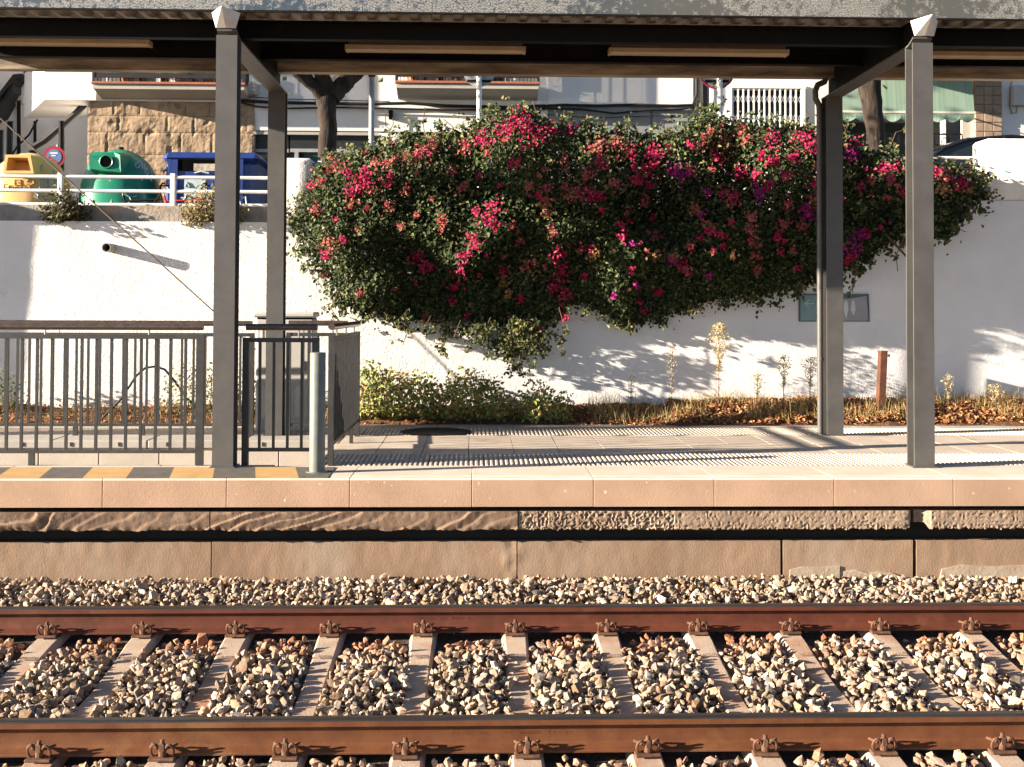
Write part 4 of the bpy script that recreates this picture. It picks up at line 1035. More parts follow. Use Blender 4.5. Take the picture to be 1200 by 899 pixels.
# shop front under the awning
bx('doorway', 990, 144, 1062, 260, YB1+.5, .05, 'door_dark', hD)
bx('shop_wall', 1062, 144, 1104, 260, YB1+.5, .05, 'door_dark', hD)
bx('entrance_post', 1104, 140, 1109, 260, YB1+.2, .1, 'render_white', hD)
bx('side_panel', 1128, 140, 1141, 260, YB1+.15, .1, 'render_cream', hD)
bx('stone_pilaster', 1142, 60, 1175, 260, YB1-.02, .4, 'travertine', hD, .06)
x0, x1, z0, z1 = rect(1142, 60, 1175, 260, YB1-.085)
bw, bh = (x1-x0)/3, .19; r_ = 0; z = STREET
sh = MB(); sh.bbox(0, bw-.012, 0, .03, 0, bh-.012, .006); tm, to = sh.mesh('stone_tile', 'travertine', origin=(0, 0, 0))
pil = [o for o in hD.children if o.name.startswith('stone_pilaster')][0]
while z < at(1160, 62, YB1).z:
    for k in range(3):
        link('stone_tile', tm, (x0+k*bw+.004, YB1-.10+rnd.uniform(-.006, .004), z), pil)
    z += bh; r_ += 1
b = MB(); b.box(PX(1175, YB1), PX(1290, YB1), YB1, YB1+.4, STREET-.01, ZTOP); b.build('side_wall', 'render_white', hD)
mb = bx('meter_box', 1188, 100, 1215, 123, YB1, .0, 'box_grey', hD, .2)
b = MB(); b.tube([at(1184.5, y, YB1-.05) if False else at(x, y, YB1-.05) for x, y in ((1186, 92), (1184, 105), (1183, 125), (1186, 133), (1191, 132), (1192, 124))], .015, 6); b.build('meter_cable', 'pipe_grey', mb)
# terrace fence in front of the shop
tf = empty('terrace_fence', (PX(1050, 22.0, 170), 22.0, STREET), 'low dark wrought iron terrace fence below the green awning', 'fence')
x0, x1, z0, z1 = rect(988, 156, 1128, 240, 22.0)
b = MB(); b.box(x0, x1, 21.985, 22.015, z1-.03, z1); b.box(x0, x1, 21.985, 22.015, STREET+.1, STREET+.13); b.build('fence_rail', 'iron', tf)
bars = MB(); n = int((x1-x0)/.13)
for i in range(n+1):
    x = x0+(x1-x0)*i/n; bars.box(x-.008, x+.008, 21.992, 22.008, STREET, z1-.03)
    if i < n:
        for zc in (z1-.16, z1-.38): bars.tube([(x+.065+.045*math.cos(a*math.pi/5), 22, zc+.08*math.sin(a*math.pi/5)) for a in range(10)], .006, 4, closed=True)
bars.build('scroll_bars', 'iron', tf)
# facade cables and small boxes
for (pts, r_, lab) in (([(282, 118), (320, 120), (365, 121), (430, 122), (480, 121), (520, 124), (600, 126), (640, 124)], .035, 'thick black cable along the white facade behind the tree and pole'),
                       ([(282, 120), (300, 125), (340, 127), (400, 126), (450, 127), (520, 129), (640, 128)], .02, 'thinner black cable sagging just below the thick facade cable'),
                       ([(282, 113), (330, 116), (420, 118), (455, 119), (464, 122)], .010, 'thinnest cable running above the others on the white facade left of the balcony'),
                       ([(632, 125), (660, 123), (700, 124), (740, 123), (790, 124), (812, 123), (816, 110), (816, 60)], .03, 'black cable along the foot of the plain white block'),
                       ([(632, 127), (680, 128), (720, 133), (760, 129), (800, 128), (813, 125)], .022, 'slack black cable dipping below the plain white block'),
                       ([(640, 134), (690, 138), (740, 137), (778, 135), (779, 165)], .010, 'thin cable drooping across the dark grey base wall'),
                       ([(452, 128), (452, 148), (457, 152), (461, 146), (460, 138)], .010, 'thin cable loop under the black junction box')):
    cable_run('facade_cable', pts, YB1-.12, r_, lab)
tag(bx('junction_box', 283, 96, 300, 110.5, YB1, .0, 'box_grey', None, .22, .02), 'grey junction box on the white facade right of the left front post', 'box')
tag(bx('junction_box', 455.5, 129, 460, 139, YB1, .0, 'black', None, .12), 'small black junction box under the facade cables right of the pole', 'box')
b = MB()
for k, (dx_, r_) in enumerate(((0, .05), (2.5, .035), (4.5, .05), (7, .03))): b.tube([at(815+dx_, 260, YB1+.1), at(815+dx_, 60, YB1+.1)], r_, 8)
tag(b.build('pipe_bundle', 'pipe_grey', None, smooth=40), 'bundle of vertical pipes in the recess beside the plain white block', 'pipes')

# ================================================================== STREET THINGS
def pole(px, Y, r, m, label, py_top=20, name='lamp_post'):
    x = PX(px, Y, 130); zt = at(px, py_top, Y).z; root = empty(name, (x, Y, STREET), label, 'pole')
    b = MB(); b.lathe([(r*1.25, 0), (r*1.2, .6), (r, .62), (r*.9, zt-STREET)], (x, Y, STREET), 16); b.build('shaft', m, root, smooth=40)
    c = MB(); c.lathe([(r*2.2, 0), (r*2.2, .02), (r*1.6, .03)], (x, Y, STREET), 16); c.build('base_plate', m, root); return root, x, zt
lp, x, zt = pole(435.5, 19.5, .05, 'grey_metal', 'slim grey lamp post between the pollarded tree and the balcony', 87)
b = MB(); b.lathe([(.05, 0), (.11, .12), (.13, .15), (.10, .2)], (x, 19.5, zt-.05), 16); b.build('lamp_collar', 'dark_steel', lp)
b = MB(); b.tube([(x, 19.5, zt+.1), (x, 19.5, zt+1.2)], .03, 8); b.build('lamp_arm', 'grey_metal', lp)
def round_sign(px, py, rpx, Y, label, ppx, pr, pm, face, rim=None, back=False):
    c = at(px, py, Y); rr = rpx*Y/F; root, x, zt = pole(ppx, Y+(.05 if not back else -.05), pr, pm, label, py-rpx*.8, 'round_sign')
    root['category'] = 'sign'
    b = MB(); b.disc((c.x, Y, c.z), rr, th=.012, n=36); pn = b.build('sign_disc', face, root)
    if rim:
        t = MB(); t.tube([(c.x+rr*math.cos(k*math.pi/18), Y, c.z+rr*math.sin(k*math.pi/18)) for k in range(36)], .018, 6, closed=True); t.build('sign_rim', rim, root)
    return root, c, rr
rs, c, rr = round_sign(561.5, 83, 19, 19.0, 'white pole with the pale back of a round sign in front of the balcony', 561.5, .045, 'white_metal', 'grey_metal', back=True)
b = MB(); b.box(c.x-rr*.75, c.x+rr*.75, 18.975, 18.99, c.z-rr*.72, c.z-rr*.58); b.build('sign_brace', 'dark_steel', rs)
rs, c, rr = round_sign(840, 84, 20, 19.0, 'vine wrapped white pole with the back of a round red rimmed sign', 843.5, .05, 'white_metal', 'grey_metal', 'red_paint', back=True)
b = MB(); b.box(c.x-rr*.7, c.x+rr*.7, 18.975, 18.99, c.z-rr*.66, c.z-rr*.5); b.build('sign_brace', 'dark_steel', rs)
n = 260; tt = rng.uniform(0, 1, n); zv0 = STREET+1.2; xx = PX(843.5, 18.95, 130)
P = np.c_[xx+.09*np.cos(tt*40)+rng.normal(0, .03, n), 18.95+.09*np.sin(tt*40)+rng.normal(0, .03, n), zv0+tt*2.6]
V, Fc, T = leaf_cloud(P, rng.normal(size=(n, 3)), rng.uniform(.04, .08, n), np.array([.17, .17, .07])*rng.uniform(.6, 1.4, (n, 1)))
o_ = np.array(rs.location); link('climbing_vine', np_mesh('climbing_vine', V-o_, Fc, 'leaves', T), rs.location, rs)
# round no parking sign in the alley
c = at(63.5, 184, 23.0); rr = 12.5*23/F
root = empty('no_parking_sign', (c.x+.05, 23.06, STREET), 'round no parking sign with red ring and blue centre behind the yellow container', 'sign')
b = MB(); b.tube([(c.x+.05, 23.06, STREET), (c.x+.05, 23.06, c.z+.25)], .03, 10); b.build('pole', 'grey_metal', root)
b = MB(); b.disc((c.x, 23.0, c.z), rr, th=.02, n=36); b.build('red_ring', 'red_paint', root)
b = MB(); b.disc((c.x, 22.985, c.z), rr*.70, th=.006, n=36); b.build('blue_disc', 'blue_sign', root)
b = MB(); b.box(c.x-rr*.36, c.x+rr*.36, 22.978, 22.981, c.z+rr*.28, c.z+rr*.42); b.box(c.x-rr*.24, c.x+rr*.16, 22.978, 22.981, c.z+rr*.06, c.z+rr*.17); b.build('white_print', 'sign_white', root)
b = MB(); quadbar(b, (c.x-rr*.5, 22.982, c.z-rr*.02), (c.x+rr*.34, 22.982, c.z-rr*.6), rr*.12, .002); b.build('red_bar', 'red_paint', root)

# recycling containers
def superlathe(b, prof, c, n=48, e=2.6):
    V = []
    for r_, z in prof:
        for k in range(n):
            a = 2*math.pi*k/n; ca, sa = math.cos(a), math.sin(a)
            V.append((c[0]+r_*math.copysign(abs(ca)**(2/e), ca), c[1]+r_*.92*math.copysign(abs(sa)**(2/e), sa), c[2]+z))
    m = len(prof); b.add(V, [(i*n+k, i*n+(k+1) % n, (i+1)*n+(k+1) % n, (i+1)*n+k) for i in range(m-1) for k in range(n)] + [tuple(range(n-1, -1, -1)), tuple(range((m-1)*n, m*n))])
BY = 21.4
def igloo(pxc, halfpx, pytop, m, label, sqr=2.4):
    cx = PX(pxc, BY, 200); r_ = halfpx*(BY-.4)/F; H = at(pxc, pytop, BY).z-STREET
    root = empty('recycling_igloo', (cx, BY, STREET), label, 'container', 'igloo recycling containers on the street')
    prof = [(r_*.9, 0), (r_*.98, .06), (r_, .5), (r_*.99, H*.52), (r_*.95, H*.64), (r_*.86, H*.76), (r_*.71, H*.86), (r_*.50, H*.94), (r_*.25, H*.985), (r_*.05, H)]
    b = MB(); superlathe(b, prof, (cx, BY, STREET), 48, sqr); sh_ = b.build('shell', m, root, smooth=45)
    b = MB(); superlathe(b, [(r_*1.0, .02), (r_*1.02, .05), (r_*1.02, .12), (r_*1.0, .14)], (cx, BY, STREET), 48, sqr); b.build('base_ring', m, root)
    b = MB(); b.lathe([(.05, 0), (.05, .05), (.03, .06)], (cx, BY, STREET+H-.01), 12); b.build('lifting_eye', 'dark_steel', root)
    return root, cx, r_, H
g, cx, r_, H = igloo(141.5, 46, 175.5, 'bin_green', 'green igloo glass bank with a round black hole and scribbled graffiti', 2.3)
x0, x1, z0, z1 = rect(105, 178, 143, 202, BY-.78)
b = MB(); b.add([(x0, BY-.78, z0+.06), (x1-.02, BY-.78, z0), (x1-.04, BY-.78, z1-.05), (x1-.16, BY-.74, z1), (x0+.06, BY-.74, z1), (x0, BY-.78, z1-.08),
                 (x0-.02, BY-.2, z0-.05), (x1+.03, BY-.2, z0-.08), (x1+.03, BY-.1, z1), (x1-.1, BY-.1, z1+.06), (x0+.05, BY-.1, z1+.06), (x0-.02, BY-.1, z1-.02)],
              [(0, 1, 2, 3, 4, 5)] + [(i, 6+i, 6+(i+1) % 6, (i+1) % 6) for i in range(6)]); hd = b.build('hood', 'bin_green', g)
p = at(124.5, 189.5, BY-.785); b = MB(); b.disc((p.x, BY-.785, p.z), .105, th=.012); b.build('bottle_hole', 'black', hd)
t = MB(); t.tube([(p.x+.112*math.cos(k*math.pi/12), BY-.79, p.z+.112*math.sin(k*math.pi/12)) for k in range(24)], .012, 6, closed=True); t.build('hole_rim', 'bin_green', hd)
def on_shell(px, py, cx, r_, H, e, lift=.012):
    """find point on the igloo front surface under a pixel by marching"""
    d = ray(px, py); d.normalize()
    prof = [(r_*.9, 0), (r_*.98, .06), (r_, .5), (r_*.99, H*.52), (r_*.95, H*.64), (r_*.86, H*.76), (r_*.71, H*.86), (r_*.50, H*.94), (r_*.25, H*.985), (r_*.05, H)]
    zs = [q[1] for q in prof]; rs_ = [q[0] for q in prof]
    s = 18.5
    while s < 24:
        P = CAM+d*s; rr_ = np.interp(P.z-STREET, zs, rs_)
        v = (abs(P.x-cx)/rr_)**e + (abs(P.y-BY)/(rr_*.92))**e
        if v < 1: return P-d*lift
        s += .01
    return None
def scribble(root, strokes, m, r_, args, name):
    b = MB()
    for st in strokes:
        P = [on_shell(x, y, *args) for x, y in st]; P = [q for q in P if q is not None]
        if len(P) > 1: b.tube(P, r_, 5)
    if b.v: b.build(name, m, root)['kind'] = 'stuff'
ga = (cx, r_, H, 2.3)
scribble(g, [[(160, 192), (163, 190), (165, 192), (163, 196), (160, 197), (158, 194), (160, 191)], [(166, 190), (167, 199), (170, 200), (173, 197)], [(169, 193), (170, 203)], [(171, 197), (175, 203), (172, 205)], [(176, 200), (178, 206)], [(165, 209), (167, 212)], [(176, 210), (178, 213)], [(146, 227), (152, 231), (154, 236), (150, 238)], [(156, 231), (160, 230)]], 'graffiti_pale', .014, ga, 'graffiti')
P4 = [on_shell(x, y, *ga, .008) for x, y in ((115, 211), (130, 211), (131, 238), (113, 238))]
b = MB(); b.add([tuple(q) for q in P4]+[(q.x, q.y+.006, q.z) for q in P4], [(3, 2, 1, 0), (0, 1, 5, 4), (1, 2, 6, 5), (2, 3, 7, 6), (3, 0, 4, 7)]); b.build('torn_poster', 'paper', g)
y_, cx, r_, H = igloo(36, 46, 179.5, 'bin_yellow', 'yellow igloo packaging container with a rectangular orange mouth and grey graffiti', 2.5)
x0, x1, z0, z1 = rect(4.5, 181.5, 40, 203.5, BY-.80)
def hollow(x0, x1, z0, z1, t, yf, yb):
    b = MB(); V = []
    for (ix, iz, y) in ((0, 0, yf), (t, t, yf), (t+.02, t+.02, yb-.01), (0, 0, yb)):
        V += [(x0+ix, y, z0+iz), (x1-ix, y, z0+iz), (x1-ix-.06*(y == yf), y, z1-iz), (x0+ix+.03*(y == yf), y, z1-iz)]
    Fc = []
    for i in range(2):
        for k in range(4): Fc.append((i*4+k, i*4+(k+1) % 4, i*4+4+(k+1) % 4, i*4+4+k))
    for k in range(4): Fc.append((12+k, 12+(k+1) % 4, (k+1) % 4, k))
    b.add(V, Fc); return b
hd = hollow(x0, x1, z0, z1, .05, BY-.82, BY-.25).build('hood', 'bin_yellow', y_)
b = MB(); b.box(x0+.04, x1-.05, BY-.42, BY-.40, z0+.04, z1-.04); b.build('mouth_back', 'bin_orange', hd)
ya_ = (cx, r_, H, 2.5)
scribble(y_, [[(44, 195), (46, 193), (49, 194), (48, 198), (45, 199), (44, 196)], [(52, 205), (54, 212), (53, 220)], [(57, 205), (58, 216), (57, 224)], [(46, 207), (47, 221)], [(63, 200), (65, 214), (64, 224)], [(42, 226), (45, 228), (44, 232), (41, 230)], [(54, 228), (56, 236)]], 'graffiti_grey', .024, ya_, 'graffiti')
scribble(y_, [[(17, 211), (24, 211), (24, 217), (17, 217), (17, 211)], [(19, 213), (22, 215)]], 'ochre_print', .010, ya_, 'pictogram')
scribble(y_, [[(31, 213), (34, 210), (38, 211), (40, 215), (36, 217), (31, 216)], [(34, 218), (38, 221)]], 'ochre_print', .012, ya_, 'printed_motif')
p = on_shell(21, 220, *ya_, .02)
put_text('Envasos', .16, .004, p, 'graffiti_dark', y_)
# blue paper container
x0, x1, z0, z1 = rect(190, 178, 303, 300, BY-.7)
root = empty('paper_container', ((x0+x1)/2, BY, STREET), 'blue box shaped paper bank with a long dark slot behind the left front post', 'container')
b = MB(); b.bbox(x0+.04, x1-.04, BY-.68, BY+.6, STREET, z1-.1, .12); b.build('shell', 'bin_blue', root, smooth=30)
b = MB(); b.bbox(x0, x1, BY-.72, BY+.64, z1-.2, z1, .09); b.build('lid', 'bin_blue', root, smooth=30)
for (a, c, d_, e) in ((197, 186.5, 199.5, 300), (281, 186.5, 284, 300), (201, 187, 207, 300)):
    bx('rib', a, c, d_, e, BY-.68, .02, 'bin_blue', root, .03)
sl_ = bx('slot', 208, 187, 277, 200.5, BY-.68, 0, 'black', root, .012)
bx('slot_paper', 227, 192, 276, 200.4, BY-.68, 0, 'paper', sl_, .02)
lb = bx('notice', 216, 207, 240, 232, BY-.68, 0, 'graffiti_pale', root, .010)
b = MB()
for st in ([(196, 219), (200, 224)], [(212, 232), (224, 233)], [(214, 236), (220, 229)], [(217, 219), (219, 214), (222, 219)], [(281, 232), (282, 239)], [(288, 230), (289, 239)], [(228, 203), (236, 201), (245, 203)]): b.tube([at(x, y, BY-.70) for x, y in st], .016, 5)
b.build('graffiti', 'graffiti_pale', root)['kind'] = 'stuff'
x0, x1, z0, z1 = rect(296, 180, 309, 300, BY+.2)
b = MB(); b.bbox(x0, x1+.1, BY+.3, BY+.9, STREET, z1, .06); b2 = b.build('waste_bin', 'dark_steel', None, smooth=30); tag(b2, 'dark grey waste bin tucked behind the blue paper bank', 'bin')
# bicycle leaning in front of the blue container
BYc = 20.35
def bicycle(pxh, label, fm, flip=1, hpy=204):
    xh = PX(pxh, BYc, 205); root = empty('bicycle', (xh, BYc, STREET), label, 'bicycle')
    def tb(name, pts, r_, m, par=root, n=8):
        b = MB(); b.tube([(xh+flip*p[0], BYc+p[1], STREET+p[2]) for p in pts], r_, n); return b.build(name, m, par, smooth=50)
    for cxw in (.12, -.92):
        b = MB(); b.tube([(xh+flip*(cxw+.33*math.cos(k*math.pi/16)), BYc, STREET+.345+.33*math.sin(k*math.pi/16)) for k in range(32)], .018, 8, closed=True); wl = b.build('wheel', 'rubber', root, smooth=50)
        b = MB()
        for k in range(14): b.tube([(xh+flip*cxw, BYc, STREET+.345), (xh+flip*(cxw+.31*math.cos(k*math.pi/7)), BYc, STREET+.345+.31*math.sin(k*math.pi/7))], .003, 4)
        b.build('spokes', 'chrome', wl)
    b = MB()
    for a, c in (((-.05, .9), (-.50, .30)), ((-.05, .9), (-.03, .80)), ((-.03, .82), (-.66, .78)), ((-.70, .88), (-.50, .30)), ((-.50, .30), (-.92, .345)), ((-.66, .78), (-.92, .345)), ((-.03, .8), (.12, .345))):
        b.tube([(xh+flip*a[0], BYc, STREET+a[1]), (xh+flip*c[0], BYc, STREET+c[1])], .018, 8)
    b.build('frame', fm, root, smooth=50)
    tb('handlebar', [(.10, -.28, 1.06), (.04, -.22, 1.08), (-.06, 0, 1.05), (.04, .22, 1.08), (.10, .28, 1.06)], .014, 'black')
    tb('stem', [(-.05, 0, .88), (-.06, 0, 1.05)], .016, 'black')
    s_ = MB(); s_.bbox(min(xh-flip*.60, xh-flip*.86), max(xh-flip*.60, xh-flip*.86), BYc-.07, BYc+.07, STREET+.93, STREET+.99, .02); s_.build('saddle', 'black', root)
    tb('seat_post', [(-.70, 0, .86), (-.71, 0, .94)], .014, 'chrome')
    return root
bicycle(240, 'red and black bicycle parked in front of the blue paper bank', 'red_frame', 1)
bicycle(192, 'dark bicycle between the green igloo and the blue paper bank', 'dark_steel', 1)

# dark car parked behind the right pillar
CYc = 17.6
root = empty('parked_car', (PX(1180, CYc), CYc, STREET), 'dark parked car whose roof shows behind the broad white pillar', 'car')
xr = PX(1160, CYc-.4, 165)-1.85; zr = at(1156, 163, CYc-.4).z; s = (zr-STREET)/1.45
side = [(0.0, .35), (.02, .62), (.1, .86), (.55, .93), (1.15, 1.26), (1.6, 1.42), (2.2, 1.45), (2.75, 1.38), (3.35, .98), (4.1, .86), (4.25, .6), (4.22, .35)]
b = MB(); V = []; n = len(side)
lower = [(0.0, .30), (.0, .62), (.10, .84), (.5, .92), (3.42, .96), (4.1, .84), (4.25, .6), (4.22, .30)]
def loft(rows, m, name, par, smooth=30):
    b = MB(); n = len(rows[0]); V = [p for r_ in rows for p in r_]; Fc = []
    for i in range(len(rows)-1): Fc += [(i*n+k, i*n+(k+1) % n, (i+1)*n+(k+1) % n, (i+1)*n+k) for k in range(n)]
    Fc += [tuple(range(n-1, -1, -1)), tuple(range((len(rows)-1)*n, len(rows)*n))]; b.add(V, Fc); return b.build(name, m, par, smooth=smooth)
def crow(pts, y, ins=0): 
    cxm = sum(p[0] for p in pts)/len(pts); return [(xr+cxm+(p[0]-cxm)*(1-ins), CYc+y, STREET+p[1]*s) for p in pts]
body = loft([crow(lower, -.80, .02), crow(lower, -.86), crow(lower, .86), crow(lower, .80, .02)], 'car_paint', 'body', root)
cabin = [(.45, .93), (.98, 1.27), (1.35, 1.40), (2.0, 1.45), (2.55, 1.41), (3.3, .97)]
ru = loft([crow(cabin, -.74), crow([(p[0], p[1]) for p in cabin], .74)], 'glass', 'cabin_glass', root)
roof = [(.92, 1.275), (1.3, 1.412), (2.0, 1.465), (2.6, 1.425), (2.62, 1.39), (2.0, 1.43), (1.35, 1.375), (.98, 1.25)]
loft([crow(roof, -.70), crow(roof, .70)], 'car_paint', 'roof', root)
for yy in (-.745, .72):
    for a, c in (((.5, .95), (1.0, 1.27)), ((1.85, .95), (1.9, 1.43)), ((3.3, .97), (2.6, 1.4)), ((1.0, 1.27), (1.35, 1.39)), ((1.35, 1.39), (2.0, 1.44)), ((2.0, 1.44), (2.6, 1.4))):
        b = MB(); b.tube([(xr+a[0], CYc+yy, STREET+a[1]*s), (xr+c[0], CYc+yy, STREET+c[1]*s)], .035, 6); b.build('pillar', 'car_paint', root)
for xx in (.8, 3.4):
    for yy in (-.78, .78):
        b = MB(); b.tube([(xr+xx, CYc+yy-.1, STREET+.31), (xr+xx, CYc+yy+.1, STREET+.31)], .31, 20); wl = b.build('wheel', 'rubber', root)
        b = MB(); b.tube([(xr+xx, CYc+yy-.105, STREET+.31), (xr+xx, CYc+yy+.105, STREET+.31)], .19, 16); b.build('rim', 'grey_metal', wl)
for yy in (-.6, .6):
    b = MB(); b.bbox(xr-.02, xr+.08, CYc+yy-.16, CYc+yy+.16, STREET+.62, STREET+.76, .02); b.build('lamp', 'red_paint', root)

# ================================================================== TREES
def pollard(name, label, Y, trunk, limbs, rb, leaves_at):
    """trunk / limbs: list of pixel points with radius px"""
    base = at(trunk[0][0], 200, Y); root = empty(name, (base.x, Y, STREET), label, 'tree')
    def path(pts, dy=0):
        P = []; r_ = []
        for i in range(len(pts)-1):
            for t in (0, .25, .5, .75):
                x = pts[i][0]+(pts[i+1][0]-pts[i][0])*t; y = pts[i][1]+(pts[i+1][1]-pts[i][1])*t; w_ = pts[i][2]+(pts[i+1][2]-pts[i][2])*t
                q = at(x, y, Y+dy*(i+t)); P.append(q + Vector((.03*noise.noise((i*3+t*2, w_, 1)), 0, 0))); r_.append(w_*Y/F*(1+.10*noise.noise((i+t, w_*3, 4))))
        q = pts[-1]; P.append(at(q[0], q[1], Y+dy*(len(pts)-1))); r_.append(q[2]*Y/F); return P, r_
    P, r_ = path(trunk); P[0].z = STREET-.05
    b = MB(); b.tube(P, r_, 16); b.build('trunk', 'bark', root, smooth=60)
    tips = []
    for k, l in enumerate(limbs):
        P, r_ = path(l, (.12 if k % 2 else -.12)); b = MB(); b.tube(P, r_, 12); b.build('limb', 'bark', root, smooth=60); tips.append(P[-1])
    n = leaves_at; C = np.array([rnd.choice(tips)[:] for _ in range(n)])
    P = C + rng.normal(size=(n, 3))*np.array([.8, .8, .5]) + np.array([0, 0, 1.15])
    V, Fc, T = leaf_cloud(P, rng.normal(size=(n, 3)), rng.uniform(.09, .16, n), np.array([.07, .10, .03])*rng.uniform(.5, 1.6, (n, 1)))
    o_ = np.array(root.location); link('crown', np_mesh('crown', V-o_, Fc, 'leaves', T), root.location, root)
pollard('pollarded_tree', 'thick dark pollarded street tree forking just below the canopy', 19.0,
        [(385, 280, 11), (385, 200, 10.5), (384, 160, 10.5), (383, 130, 11), (384, 112, 12)],
        [[(382, 118, 9), (372, 104, 8), (360, 93, 8), (347, 80, 9), (338, 60, 8)], [(386, 116, 12), (395, 103, 12), (404, 94, 13), (415, 84, 12), (430, 65, 10)], [(384, 112, 9), (382, 98, 8), (377, 86, 9), (374, 70, 8), (370, 50, 6)], [(400, 100, 9), (404, 92, 10), (403, 80, 8), (405, 50, 6)]], 1, 5200)
pollard('street_tree', 'grey barked tree trunk in front of the green awning', 18.6,
        [(1028, 300, 11.5), (1028, 200, 11), (1026, 160, 10.5), (1022, 120, 12), (1016, 90, 14)],
        [[(1018, 98, 12), (1008, 70, 11), (1000, 30, 9)], [(1018, 98, 10), (1030, 70, 9), (1045, 30, 8)]], 1, 4200)

# ================================================================== PLANTS
def in_poly(P, poly):
    x, y = P[:, 0], P[:, 1]; ins = np.zeros(len(P), bool); n = len(poly)
    for i in range(n):
        x0, y0 = poly[i]; x1, y1 = poly[(i+1) % n]
        c = ((y0 > y) != (y1 > y)) & (x < (x1-x0)*(y-y0)/(y1-y0+1e-9)+x0); ins ^= c
    return ins
def edge_dist(P, poly):
    d = np.full(len(P), 1e9); n = len(poly)
    for i in range(n):
        a = np.array(poly[i], float); c = np.array(poly[(i+1) % n], float); ab = c-a
        t = np.clip(((P-a)@ab)/(ab@ab), 0, 1); d = np.minimum(d, np.linalg.norm(P-(a+t[:, None]*ab), axis=1))
    return d
OUT = [(347, 262), (352, 236), (366, 214), (384, 192), (412, 178), (440, 176), (470, 163), (500, 160), (535, 156), (556, 143), (585, 132), (612, 131), (640, 141), (665, 150), (700, 152), (735, 158), (770, 160), (800, 152), (828, 134), (846, 140), (880, 147), (915, 152), (950, 149), (985, 160), (1020, 178), (1060, 186), (1105, 194), (1140, 207), (1158, 222), (1148, 236), (1128, 240), (1128, 262), (1112, 272), (1088, 280), (1060, 272), (1035, 288), (1016, 305), (998, 312), (968, 322), (940, 334), (908, 343), (880, 349), (845, 348), (812, 358), (790, 368), (760, 374), (735, 380), (716, 368), (690, 354), (668, 356), (655, 364), (640, 372), (622, 380), (600, 384), (575, 378), (548, 374), (520, 372), (490, 376), (458, 372), (424, 366), (398, 356), (384, 336), (372, 312), (356, 288)]
lump = [(rnd.uniform(340, 1160), rnd.uniform(130, 400), rnd.uniform(9, 34), rnd.uniform(-1, 1)) for _ in range(420)]
def thick(P):
    d = edge_dist(P, OUT); t = np.clip(d/75, 0, 1); base = .85*np.sqrt(1-(1-t)**2)
    # the mass bulges at two thirds height and tucks in below
    low = np.clip((P[:, 1]-300)/90, 0, 1); base *= 1-.72*low
    l = np.zeros(len(P))
    for x, y, r_, a in lump: l += a*np.exp(-((P[:, 0]-x)**2+(P[:, 1]-y)**2)/(2*r_*r_))
    return np.clip(base + .20*l*np.clip(d/30, .2, 1), .05, 1.35), l
def to_world(Q, Yv):
    d = np.outer(np.ones(len(Q)), np.array(fw))*F + (Q[:, 0:1]-CX)*np.array(rt)[None] + (CY-Q[:, 1:2])*np.array(up)[None]
    return np.array(CAM)[None] + d*(Yv/d[:, 1])[:, None]
def sample(poly, n):
    x0, y0 = np.min(poly, 0); x1, y1 = np.max(poly, 0); out = []
    while sum(map(len, out)) < n:
        Q = np.c_[rng.uniform(x0, x1, n), rng.uniform(y0, y1, n)]; out.append(Q[in_poly(Q, poly)])
    return np.concatenate(out)[:n]
bg_ = empty('bougainvillea', (PX(760, YW), YW+.2, STREET), 'huge bougainvillea with magenta blossoms spilling over the white wall', 'shrub')
bo_ = np.array(bg_.location)
NL = 92000
Q = sample(OUT, NL); Q += rng.normal(0, 3.0, Q.shape) + np.where(rng.uniform(size=(NL, 1)) < .2, rng.normal(0, 9, Q.shape), 0); th, lm = thick(Q)
u = 1-np.abs(rng.normal(0, .16, NL)); u[::4] = rng.uniform(.1, 1, len(u[::4]))
u[1::6] = rng.uniform(.05, .35, len(u[1::6]))
Yv = YW-.04 - th*np.clip(u, .03, 1.08)
Q[-22000:] = np.c_[rng.uniform(360, 1150, 22000), rng.uniform(140, 262, 22000)]; okp = in_poly(Q, [(x, y+5) for x, y in OUT]); Q[-22000:] = np.where(okp[-22000:, None], Q[-22000:], Q[:22000])
th, lm = thick(Q); Yv[-22000:] = YW-.04-th[-22000:]*.5
over = Q[:, 1] < 262; Yv = np.where(over & (rng.uniform(size=NL) < .62), YW + rng.uniform(-.45, .75, NL), Yv)
P = to_world(Q, Yv)
N = np.c_[rng.normal(-.5, .55, NL), rng.normal(-.8, .5, NL), rng.normal(.4, .5, NL)]
shade = rng.uniform(.55, 1.45, (NL, 1)); warm = rng.uniform(0, 1, (NL, 1))
g1, g2, g3 = np.array([.030, .048, .018]), np.array([.090, .115, .042]), np.array([.18, .165, .07])
topness = np.clip((215-Q[:, 1:2])/80, 0, 1)*.5
tone = np.where(warm < .62-topness*.4, g1, np.where(warm < .93-topness*.25, g2, g3))*shade
V, Fc, T = leaf_cloud(P, N, rng.uniform(.036, .074, NL), tone)
link('foliage', np_mesh('foliage', V-bo_, Fc, 'leaves', T), bg_.location, bg_)
FR_ = []
cen = np.mean(OUT, 0)
for i in range(len(OUT)):
    a_, c_ = np.array(OUT[i], float), np.array(OUT[(i+1) % len(OUT)], float); L_ = np.linalg.norm(c_-a_); nr_ = np.array([(c_-a_)[1], -(c_-a_)[0]])/L_
    for k in range(max(1, int(L_/9))):
        p_ = a_+(c_-a_)*rnd.random() + nr_*rnd.gauss(3, 5); FR_.append((p_, rnd.uniform(2.5, 5.5), rnd.randint(14, 34)))
FR_ += [(q, rnd.uniform(4, 8), rnd.randint(24, 46)) for q in sample([(495, 368), (520, 388), (560, 402), (585, 418), (612, 432), (636, 416), (652, 392), (672, 366)], 24)]
